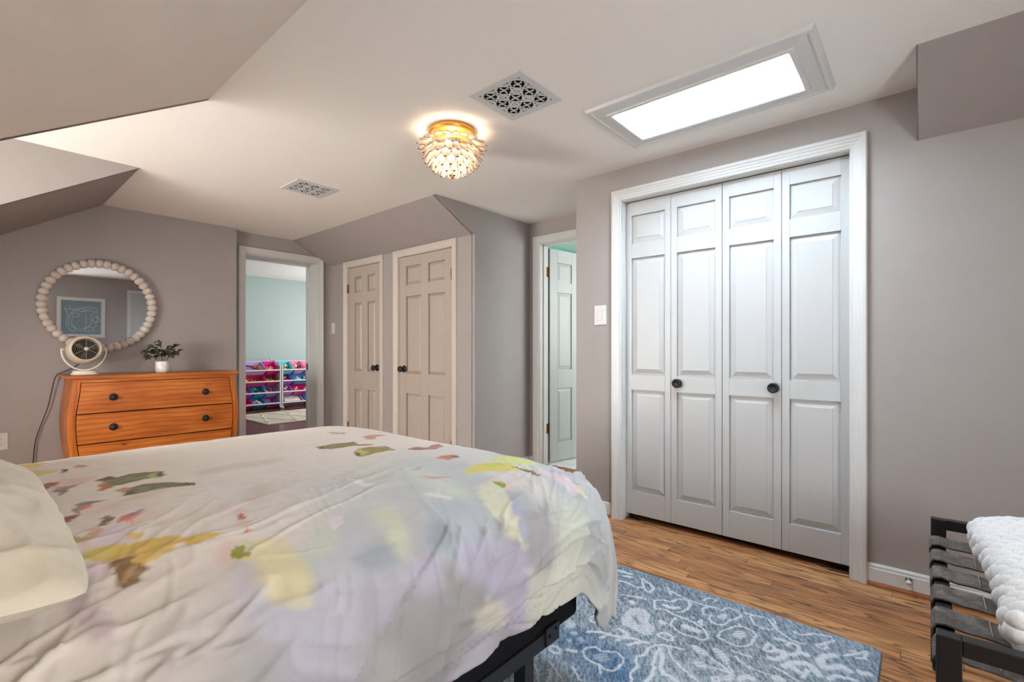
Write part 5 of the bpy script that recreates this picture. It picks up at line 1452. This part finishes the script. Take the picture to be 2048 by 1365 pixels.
for ln in lines:
    part('drawn_line', MB().tube(smooth_path([(cxa + a, YR + 0.0122, cza + b) for a, b in ln], 6), 0.0022, 5), inkm, ar)

# ------------------------------------------------------------------ strap bench
bx0, bx1, by0, by1, bz, arm = 1.318, 2.238, -0.020, -0.44, 0.437, 0.500
bench = root('strap_bench', ((bx0 + bx1) / 2, (by0 + by1) / 2, 0)); tag(bench, 'black metal bench with woven dark leather strap seat', 'bench')
tk = 0.040
def bar(name, x0, x1, y0, y1, z0, z1): return part(name, MB().box(x0, x1, y0, y1, z0, z1), BLACK, bench, bevel=0.0022)
for xa, xb in ((bx0, bx0 + 0.030), (bx1 - 0.030, bx1)):
    for ya, yb in ((by0 - tk, by0), (by1, by1 + tk)):
        bar('leg', xa, xb, ya, yb, 0.0, arm - 0.001)
    bar('arm_rail', xa, xb, by1 + tk, by0 - tk, arm - 0.034, arm)
bar('seat_rail', bx0 + 0.030, bx1 - 0.030, by0 - 0.036, by0 - 0.004, bz - 0.036, bz - 0.004)
bar('seat_rail', bx0 + 0.030, bx1 - 0.030, by1 + 0.004, by1 + 0.036, bz - 0.036, bz - 0.004)
bar('stretcher', bx0 + 0.030, bx1 - 0.030, by0 - 0.030, by0 - 0.010, 0.10, 0.125)
t = NT('worn_dark_leather')
v = t.coords('World')
n1, n2 = t.noise(v, 22, 5, 0.65, 0.8), t.noise(v, 160, 3, 0.6)
c = t.ramp(n1, [(0.3, srgb(62, 56, 52)), (0.5, srgb(92, 85, 80)), (0.72, srgb(132, 124, 117))])
c = t.mix(t.ramp(n2, [(0.35, (0.45, 0.45, 0.45, 1)), (0.6, (0, 0, 0, 1))]), c, srgb(48, 43, 40))
t.link(c, t.b.inputs['Base Color']); t.b.inputs['Roughness'].default_value = 0.6; t.b.inputs['Specular IOR Level'].default_value = 0.3
t.bump(n2, 0.25, 0.002); LEATHER = t.m
STITCH = plain('pale_stitching', srgb(150, 142, 132), 0.8)
# strap outline in the YZ plane: wraps the front rail, crosses with a sag, wraps the rear rail
def strap_mesh(w):
    yf, yr = by0, by1
    pts = [(yf - 0.034, bz - 0.050), (yf - 0.012, bz - 0.046), (yf + 0.0012, bz - 0.034), (yf + 0.0015, bz - 0.012), (yf - 0.004, bz + 0.001), (yf - 0.020, bz + 0.0035)]
    for k in range(1, 12):
        s = k / 12; pts.append((yf - 0.020 + (yr - yf + 0.04) * s, bz + 0.003 - 0.016 * math.sin(math.pi * s) ** 0.8))
    pts += [(yr + 0.020, bz + 0.0035), (yr + 0.004, bz + 0.001), (yr - 0.0015, bz - 0.012), (yr - 0.0012, bz - 0.034), (yr + 0.012, bz - 0.046), (yr + 0.034, bz - 0.050)]
    m = MB(); vs_ = []; th = 0.0042; n = len(pts)
    for i, (y_, z_) in enumerate(pts):
        a = Vector(pts[max(i - 1, 0)]); b = Vector(pts[min(i + 1, n - 1)]); d = (b - a).normalized(); nn = Vector((d.y, -d.x))
        if nn.y < 0 and 4 < i < n - 5: nn = -nn
        lift = 0.0
        if i in (7, 8): lift = 0.004
        for s in (-1, 1):
            vs_ += [(s * w / 2, y_ + nn.x * 0, z_ + lift), (s * w / 2, y_ - d.y * th * -1, z_ + lift + d.x * th * (-1 if d.x < 0 else 1))]
    fs = []
    for i in range(n - 1):
        a, b = i * 4, i * 4 + 4
        fs += [(a, a + 2, b + 2, b), (a + 1, b + 1, b + 3, a + 3), (a, b, b + 1, a + 1), (a + 2, a + 3, b + 3, b + 2)]
    fs += [(0, 1, 3, 2), (n * 4 - 4, n * 4 - 2, n * 4 - 1, n * 4 - 3)]
    return m.add(vs_, fs)
SW = 0.098
strap_me = strap_mesh(SW).mesh('strap', LEATHER)
bl = wpos(bench)
nst = 6
for k in range(nst):
    xk = bx0 + 0.085 + (bx1 - bx0 - 0.17) * k / (nst - 1)
    st = link('strap', strap_me, bench, (xk - bl.x, -bl.y, 0))
    # stitched seam across the strap
    m = MB().tube([(-SW / 2 + 0.004, by0 - 0.098, bz + 0.0072), (SW / 2 - 0.004, by0 - 0.098, bz + 0.0072)], 0.0011, 6)
    link('seam', m.mesh('seam', STITCH), st)

# ------------------------------------------------------------------ knitted throw, folded thick on the bench
t = NT('white_chunky_knit'); v = t.coords('World')
fz = t.noise(v, 500, 3, 0.6)
t.link(t.ramp(fz, [(0.3, srgb(196, 194, 192)), (0.7, srgb(232, 231, 230))]), t.b.inputs['Base Color'])
t.b.inputs['Roughness'].default_value = 0.95; t.b.inputs['Specular IOR Level'].default_value = 0.08; t.b.inputs['Sheen Weight'].default_value = 0.2
t.bump(fz, 0.4, 0.002); KNIT = t.m
thr = root('knitted_throw', (1.82, -0.30, bz)); tag(thr, 'white chunky knit throw folded thick over the bench', 'throw blanket')
def roll(y_front, y_back, z0, z1, xa, xb, nx, ns, seed, cell=(0.040, 0.0165), amp=0.0105, bow=0.012):
    """a rounded bolster of cloth lying along X; cross-section in YZ, knitted relief in real geometry"""
    s = np.linspace(0, 1, ns); xx = np.linspace(0, 1, nx)
    S, XX = np.meshgrid(s, xx, indexing='ij')
    a = -math.pi * 0.62 + S * math.pi * 1.5
    cy_, cz_, ry, rz = (y_front + y_back) / 2, (z0 + z1) / 2, (y_front - y_back) / 2, (z1 - z0) / 2
    p = 0.62
    ca, sa = np.cos(a), np.sin(a)
    yy = cy_ + ry * np.sign(ca) * np.abs(ca) ** p; zz = cz_ + rz * np.sign(sa) * np.abs(sa) ** p
    endr = np.clip(np.minimum(XX, 1 - XX) / 0.06, 0, 1) ** 0.5
    yy = cy_ + (yy - cy_) * (0.86 + 0.14 * endr) + bow * np.sin(XX * 5 + seed); zz = cz_ + (zz - cz_) * (0.80 + 0.20 * endr)
    xw = xa + (xb - xa) * XX + 0.010 * (fbm(S * 4, XX * 3, seed, 3) - 0.5)
    Vv = np.stack([xw, yy, zz], -1)
    per = np.cumsum(np.r_[0, np.hypot(np.diff(yy[:, nx // 2]), np.diff(zz[:, nx // 2]))])[:, None]
    u_ = xw / cell[1] * 0.5; v_ = per / cell[0]
    row = np.floor(u_); fu = u_ - row; fv = v_ + 0.5 * (row % 2); fv = fv - np.floor(fv)
    bump = (np.sin(np.pi * fu) ** 0.7) * (0.35 + 0.65 * np.sin(np.pi * fv) ** 0.6)
    bump = bump * (0.75 + 0.5 * vnoise(row * 1.7, np.floor(v_ + 0.5 * (row % 2)) * 2.3, seed))
    d0 = np.gradient(Vv, axis=0); d1 = np.gradient(Vv, axis=1)
    N_ = np.cross(d1, d0); N_ /= np.linalg.norm(N_, axis=-1, keepdims=True) + 1e-9
    cen = np.stack([xw * 0, yy - cy_, zz - cz_], -1)
    N_ = np.where((N_ * cen).sum(-1, keepdims=True) < 0, -N_, N_)
    Vv = Vv + N_ * (amp * bump + 0.010 * (fbm(S * 7, XX * 6, seed + 4, 2) - 0.5))[..., None]
    cap0 = np.repeat(Vv[:, :1].mean(0, keepdims=True), ns, 0); cap1 = np.repeat(Vv[:, -1:].mean(0, keepdims=True), ns, 0)
    Vv = np.concatenate([cap0, Vv, cap1], 1)
    return Vv - np.array(wpos(thr))
link('folded_roll', grid_mesh('folded_roll', roll(-0.128, -0.46, bz + 0.004, bz + 0.122, 1.425, 2.165, 460, 300, 3), KNIT), thr)
link('folded_edge', grid_mesh('folded_edge', roll(-0.165, -0.45, bz + 0.002, bz + 0.062, 1.385, 1.475, 70, 240, 9, cell=(0.036, 0.015)), KNIT), thr)
# fringe end hanging between the near straps
m = MB()
rf = random.Random(3)
for k in range(12):
    yk = -0.17 - k * 0.022
    pth = smooth_path([(1.395, yk, bz + 0.02), (1.372, yk + rf.uniform(-.004, .004), bz + 0.012), (1.362, yk, bz - 0.02), (1.362 + rf.uniform(-.006, .006), yk + rf.uniform(-.006, .006), bz - 0.085)], 5)
    m.tube(pth, [0.010] * (len(pth) - 4) + [0.0105, 0.011, 0.010, 0.004], 9)
part('fringe', m, KNIT, thr, smooth=True)

# ------------------------------------------------------------------ playroom beyond the doorway
PY0, PY1, PX0, PX1, PZ = YD + JD, 9.50, 0.9, 5.6, 2.465
t = NT('dark_red_floor')
v = t.coords('World')
mp_ = t.n.new('ShaderNodeMapping'); mp_.inputs['Scale'].default_value = (3, 60, 1); t.link(v, mp_.inputs[0])
st_ = t.noise(mp_.outputs[0], 1, 4, 0.6)
mp2 = t.n.new('ShaderNodeMapping'); mp2.inputs['Scale'].default_value = (0.9, 12.0, 1); t.link(v, mp2.inputs[0])
bd = t.noise(mp2.outputs[0], 1, 1)
c = t.ramp(bd, [(0.3, srgb(84, 42, 34)), (0.7, srgb(122, 66, 50))])
c = t.mix(t.ramp(st_, [(0.35, (0.5, 0.5, 0.5, 1)), (0.6, (0, 0, 0, 1))]), c, srgb(52, 24, 20))
t.link(c, t.b.inputs['Base Color']); t.b.inputs['Roughness'].default_value = 0.22
struct('floor_playroom', MB().box(PX0, PX1, PY0, PY1, -0.05, 0.0), t.m, 'glossy dark red wood floor of the playroom', 'floor')
struct('ceiling_playroom', MB().box(PX0, PX1, PY0, PY1, PZ, PZ + 0.05), CEIL, 'white ceiling of the playroom seen through the doorway', 'ceiling')
struct('wall_playroom_far', MB().box(PX0, PX1, PY1, PY1 + 0.1, 0, PZ), TEAL, 'pale teal far wall of the playroom', 'wall')
struct('wall_playroom_left', MB().box(PX0 - 0.1, PX0, PY0, PY1, 0, PZ), TEAL, 'teal side wall of the playroom out of sight on the left', 'wall')
struct('wall_playroom_near', MB().box(PX0, OX0 - 0.1, PY0, PY0 + 0.02, 0, PZ).box(OX1 + 0.1, PX1, PY0, PY0 + 0.02, 0, PZ).box(OX0 - 0.1, OX1 + 0.1, PY0, PY0 + 0.02, OZ, PZ), TEAL, 'teal wall around the playroom side of the doorway', 'wall')
mb = MB(); mb.box(PX1, PX1 + 0.1, PY0, 6.6, 0, PZ); mb.box(PX1, PX1 + 0.1, 8.6, PY1, 0, PZ); mb.box(PX1, PX1 + 0.1, 6.6, 8.6, 0, 0.7); mb.box(PX1, PX1 + 0.1, 6.6, 8.6, 2.2, PZ)
struct('wall_playroom_right', mb, TEAL, 'teal playroom wall around the added window, out of sight on the right', 'wall')
window('added_window_playroom', lambda a, b, h: (PX1 + h, a, b), 6.6, 8.6, 0.7, 2.2, 0.1, PLAYROOM_STRENGTH, 'added wide window lighting the playroom from the unseen right side')  # unseen window, added to brighten the playroom
mb = MB()
pr = root('playroom_rug', (3.6, 7.8, 0)); tag(pr, 'beige playroom rug with thin white diamond lines', 'rug')
t = NT('beige_line_rug'); v = t.coords('World'); t.link(t.ramp(t.noise(v, 180, 2), [(0.3, srgb(172, 158, 142)), (0.7, srgb(198, 184, 166))]), t.b.inputs['Base Color']); t.b.inputs['Roughness'].default_value = 0.95
ex, ey = Vector((1.0, 0.02)), Vector((0.0, 1.0))
c0 = Vector((2.93, 7.15))
fq = lambda a, b: (c0.x + a, c0.y + b)
part('pile', MB().box(c0.x, 5.2, c0.y, 8.52, 0.0, 0.012), t.m, pr, bevel=0.004)
RL = plain('white_rug_line', srgb(224, 218, 208), 0.95)
part('binding', MB().box(c0.x - 0.012, 5.2, c0.y - 0.012, c0.y, 0.0, 0.010).box(c0.x - 0.012, c0.x, c0.y, 8.52, 0.0, 0.010), plain('pale_binding', srgb(206, 192, 170), 0.9), pr)
m = MB()
for k in range(-3, 9):
    for sg in (1, -1):
        pts = []
        for i in range(18):
            b = i / 17 * 1.30; a = k * 0.42 + sg * b * 0.32 + 0.012 * math.sin(b * 14 + k)
            if 0.03 < a < 2.2: pts.append((c0.x + a, c0.y + 0.03 + b, 0.0125))
        if len(pts) > 2: m.tube(pts, 0.008, 5)
part('woven_lines', m, RL, pr)

# toy shelves
def toy_shelf(x0, x1, label):
    r = root('toy_shelf', ((x0 + x1) / 2, 9.1, 0)); tag(r, label, 'toy shelf')
    for x in (x0, x1):
        m = MB(); m.prism([(8.935, 0.03), (8.965, 0.03), (8.965, 0.80), (8.935, 0.80)], lambda a, b, h: (h, a, b), x - 0.012, x + 0.012)
        part('post', m, WHITE, r, bevel=0.004)
        part('post', MB().box(x - 0.012, x + 0.012, 9.34, 9.37, 0.03, 0.92), WHITE, r, bevel=0.004)
        part('side_brace', MB().prism([(8.95, 0.06), (9.36, 0.06), (9.36, 0.90), (8.95, 0.78)], lambda a, b, h: (h, a, b), x - 0.005, x + 0.005), WHITE, r)
        part('caster', MB().lathe([(0.0005, -0.012), (0.018, -0.010), (0.020, 0.0), (0.018, 0.010), (0.0005, 0.012)], lambda a, b, h, x=x: (x + 0.02 + h, 8.95 + a, 0.02 + b), 14), WHITE, r, smooth=True)
    for z in (0.715, 0.512, 0.310, 0.110):
        part('front_rail', MB().box(x0, x1, 8.93, 8.955, z - 0.012, z + 0.012), WHITE, r, bevel=0.004)
        part('rear_rail', MB().box(x0, x1, 9.28, 9.30, z + 0.145, z + 0.165), WHITE, r, bevel=0.004)
    return r
toy_shelf(3.00, 3.868, 'white toy rack on the left, guitar bin in its top row')
toy_shelf(3.905, 4.77, 'white toy rack on the right, turquoise bin at its top corner')
def bin_mesh(w, col):
    nm = 'bin_plastic_%02x%02x%02x' % col
    mat = bpy.data.materials.get(nm) or plain(nm, srgb(*col), 0.35, var=0.03)
    m = MB(); d, hh, th = 0.285, 0.135, 0.004
    def ring(sx, sy, z, ins): return [(-sx + ins, -sy + ins, z), (sx - ins, -sy + ins, z), (sx - ins, sy - ins, z), (-sx + ins, sy - ins, z)]
    W, D = w / 2, d / 2
    rows = [ring(W - 0.028, D - 0.055, -hh, 0), ring(W - 0.004, D - 0.006, -0.012, 0), ring(W, D, -0.012, -0.0), ring(W, D, 0.0, 0), ring(W - 0.010, D - 0.012, 0.0, 0), ring(W - 0.032, D - 0.059, -hh + th, 0)]
    vs_ = [p for r_ in rows for p in r_]
    fs = [(0, 3, 2, 1), (20, 21, 22, 23)]
    for i in range(5): fs += [(i * 4 + k, i * 4 + (k + 1) % 4, i * 4 + 4 + (k + 1) % 4, i * 4 + 4 + k) for k in range(4)]
    return m.add(vs_, fs).mesh('storage_bin', mat)
LAV, MAG, PNK, CRI, BLU, TUR, PUR, LIL = (196, 164, 222), (222, 40, 146), (236, 140, 186), (220, 64, 120), (66, 158, 204), (104, 204, 212), (148, 104, 214), (196, 124, 208)
rowz = {1: 0.715, 2: 0.512, 3: 0.310, 4: 0.110}
bins = [  # x centre, width, row, colour, label, toys
 (3.43, 0.40, 1, LAV, 'wide lavender bin with toy guitar, top row of left rack', None),
 (3.745, 0.215, 1, MAG, 'magenta bin with pale toys, top row of left rack', [(236, 226, 200), (240, 190, 90)]),
 (3.43, 0.40, 2, CRI, 'wide crimson bin with yellow toys, second row of left rack', [(240, 196, 50), (240, 150, 40), (220, 60, 50)]),
 (3.745, 0.215, 2, CRI, 'crimson bin with green and yellow blocks, second row of left rack', [(90, 200, 60), (240, 190, 60), (240, 150, 50)]),
 (3.30, 0.19, 3, PUR, 'purple bin at the doorway edge, third row of left rack', [(220, 80, 60)]),
 (3.515, 0.205, 3, BLU, 'blue bin with orange and green toys, third row of left rack', [(230, 150, 60), (120, 190, 80), (230, 220, 200), (90, 140, 200)]),
 (3.735, 0.215, 3, LAV, 'lavender bin with dolls, third row of left rack', [(150, 90, 60), (210, 190, 170), (190, 60, 70)]),
 (3.30, 0.20, 4, MAG, 'empty magenta bin at the doorway edge, bottom row of left rack', None),
 (3.515, 0.215, 4, BLU, 'blue bin with white toy, bottom row of left rack', [(232, 230, 226), (180, 150, 120)]),
 (3.745, 0.215, 4, LIL, 'nearly empty lilac bin, bottom row of left rack', [(170, 150, 190)]),
 (4.02, 0.215, 1, TUR, 'turquoise bin, top row of right rack', [(220, 200, 170), (150, 120, 90)]),
 (4.235, 0.205, 1, PNK, 'pink bin with mixed animals, top row of right rack', [(150, 100, 60), (220, 180, 90), (90, 60, 50), (220, 220, 210)]),
 (4.45, 0.205, 1, PNK, 'pink bin farthest right, top row of right rack', [(190, 90, 110)]),
 (4.01, 0.205, 2, PUR, 'purple bin with orange toys, second row of right rack', [(230, 150, 60), (220, 90, 60)]),
 (4.34, 0.41, 2, BLU, 'wide blue bin heaped with grey plush, second row of right rack', [(220, 220, 226), (180, 180, 190), (226, 200, 206), (200, 200, 208)]),
 (4.01, 0.205, 3, LIL, 'lilac bin with pale toys, third row of right rack', [(226, 206, 200), (210, 150, 160)]),
 (4.34, 0.41, 3, MAG, 'wide magenta bin with bright balls, third row of right rack', [(60, 150, 210), (240, 200, 60), (230, 80, 60), (240, 236, 226), (80, 190, 110)]),
 (4.115, 0.41, 4, LAV, 'wide lavender bin with white board toy, bottom row of right rack', 'board'),
 (4.45, 0.205, 4, BLU, 'blue bin at the doorway edge, bottom row of right rack', [(150, 190, 210)]),
]
TILT = math.radians(33)
rt_ = random.Random(9)
_bc = {}
def blob(m, c, r, seed, n=7):
    q = random.Random(seed); k = [q.uniform(0.7, 1.3) for _ in range(3)]
    vs_, fs = [], []
    prof = [(math.sin(math.pi * i / n), -math.cos(math.pi * i / n)) for i in range(n + 1)]
    for s_, c_ in prof:
        for j in range(8):
            a = 2 * math.pi * j / 8
            w_ = 1 + 0.22 * math.sin(3 * a + seed) * s_
            vs_.append((c[0] + r * k[0] * s_ * w_ * math.cos(a), c[1] + r * k[1] * s_ * w_ * math.sin(a), c[2] + r * k[2] * c_))
    for i in range(n):
        for j in range(8): fs.append((i * 8 + j, i * 8 + (j + 1) % 8, i * 8 + 8 + (j + 1) % 8, i * 8 + 8 + j))
    m.add(vs_, fs)
def toymat(c):
    nm = 'toy_plastic_%02x%02x%02x' % c
    return bpy.data.materials.get(nm) or plain(nm, srgb(*c), 0.4, var=0.05)
for i, (xc, w, row, colr, label, toys) in enumerate(bins):
    if (w, colr) not in _bc: _bc[(w, colr)] = bin_mesh(w - 0.006, colr)
    loc = (xc, 9.055, rowz[row] + 0.078)
    b = link('storage_bin', _bc[(w, colr)], None, loc, (TILT, 0, 0)); tag(b, label, 'bin', 'storage bins in the toy racks')
    if toys == 'board':
        o = root('toy_board', loc, (TILT, 0, 0)); tag(o, 'white toy drawing board lying in the wide lavender bottom bin', 'toy')
        lpart('board', MB().box(-0.13, 0.17, -0.07, 0.09, -0.05, -0.03).box(-0.02, 0.08, 0.05, 0.11, -0.035, -0.015), toymat((232, 226, 214)), o)
        lpart('green_end', MB().box(-0.17, -0.13, -0.06, 0.08, -0.06, -0.02), toymat((60, 160, 90)), o)
    elif toys:
        m = MB(); mats = [toymat(c_) for c_ in toys]
        n_ = max(5, int(w / 0.032))
        for k in range(n_):
            m.cur = k % len(toys)
            blob(m, (rt_.uniform(-w / 2 + 0.05, w / 2 - 0.05), rt_.uniform(-0.075, 0.05), -0.085 + rt_.uniform(0, 0.045)), rt_.uniform(0.020, 0.034), i * 31 + k)
        o = link('assorted_toys', m.mesh('assorted_toys', mats), None, loc, (TILT, 0, 0))
        tag(o, 'small toys in the ' + label, 'toys', 'toys heaped in the storage bins', 'stuff')
        words = o['label'].split()
        o['label'] = ' '.join(words[:16])
# toy guitar in the top lavender bin
g_ = root('toy_guitar', (3.45, 9.045, rowz[1] + 0.07), (TILT, 0, 0)); tag(g_, 'small brown toy guitar lying in the lavender top bin', 'toy guitar')
GW = plain('guitar_wood', srgb(150, 78, 36), 0.35, var=0.15, vscale=40)
out = []
for k in range(28):
    a = 2 * math.pi * k / 28
    out.append((0.105 * math.cos(a), (0.046 - 0.012 * math.cos(2 * a) * 1.0) * math.sin(a) * (1.12 if math.cos(a) > 0 else 0.9)))
lpart('body', MB().prism(out, lambda a, b, h: (a * 0.9 + 0.06, b - 0.02 - a * 0.25, h), -0.035, 0.0), GW, g_)
lpart('neck', MB().prism([(-0.19, 0.055), (-0.02, 0.008), (-0.02, -0.012), (-0.19, 0.035)], lambda a, b, h: (a, b, h), -0.01, 0.008), plain('guitar_neck', srgb(84, 44, 26), 0.4), g_)
lpart('sound_hole', MB().lathe([(0.018, 0.0), (0.018, 0.0012), (0.0005, 0.0012)], lambda x, y, z: (x + 0.045, y - 0.03, z), 16), DARK, g_)

# ------------------------------------------------------------------ bathroom beyond the open door
QX0, QX1, QY0, QY1 = XB + T, 5.3, 1.0, 3.4
t = NT('white_marble_tile'); v = t.coords('World')
t.link(t.ramp(t.noise(v, 6, 6, 0.6, 1.2), [(0.42, srgb(236, 236, 236)), (0.5, srgb(214, 216, 218)), (0.58, srgb(238, 238, 238))]), t.b.inputs['Base Color']); t.b.inputs['Roughness'].default_value = 0.25
fb_ = struct('floor_bathroom', MB().box(QX0, QX1, QY0, QY1, -0.05, 0.026), plain('pale_grout', srgb(200, 200, 198), 0.8), 'white marble tile floor of the bathroom', 'floor')
tm = MB().box(-0.148, 0.148, -0.148, 0.148, 0, 0.005).mesh('tile', t.m)
for i in range(5):
    for j in range(6):
        link('tile', tm, fb_, (QX0 + 0.15 + i * 0.3, 1.3 + j * 0.3, 0.026))
struct('ceiling_bathroom', MB().box(QX0, QX1, QY0, QY1, 2.35, 2.4), CEIL, 'white bathroom ceiling above the open door', 'ceiling')
def bwall(name, x0, x1, y0, y1, label):
    r = struct(name, MB().box(x0, x1, y0, y1, 1.12, 2.35), BTEAL, label, 'wall')
    part('wainscot', MB().box(x0, x1, y0, y1, 0.0, 1.10), WAINSCOT, r)
    part('chair_rail', MB().box(x0 - 0.01, x1 + 0.01, y0 - 0.01, y1 + 0.01, 1.10, 1.12), TRIM, r)
    return r
bwall('wall_bathroom_left', QX0, QX1, QY1, QY1 + 0.1, 'green bathroom wall above pale wainscot, left of door')
bwall('wall_bathroom_far', QX1, QX1 + 0.1, QY0, QY1, 'green bathroom wall facing the bedroom')
struct('wall_bathroom_near', MB().box(XB + T - 0.01, XB + T, YJ + 0.1, QY1, 0, 2.35).box(XB + T - 0.01, XB + T, QY0, 1.75, 0, 2.35).box(XB + T - 0.01, XB + T, 1.7, YJ + 0.12, ZC, 2.35), BTEAL, 'green bathroom wall beside the door opening', 'wall')
mb = MB(); mb.box(QX0, 4.0, QY0 - 0.1, QY0, 0, 2.35); mb.box(5.0, QX1, QY0 - 0.1, QY0, 0, 2.35); mb.box(4.0, 5.0, QY0 - 0.1, QY0, 0, 1.0); mb.box(4.0, 5.0, QY0 - 0.1, QY0, 2.1, 2.35)
struct('wall_bathroom_right', mb, BTEAL, 'green bathroom wall with added window, hidden behind the closet', 'wall')
window('added_window_bath', lambda a, b, h: (a, QY0 - h, b), 4.0, 5.0, 1.0, 2.1, 0.1, BATH_STRENGTH, 'added bathroom window lighting the open door, hidden behind the closet corner')  # unseen window, added to lighten the open bathroom door
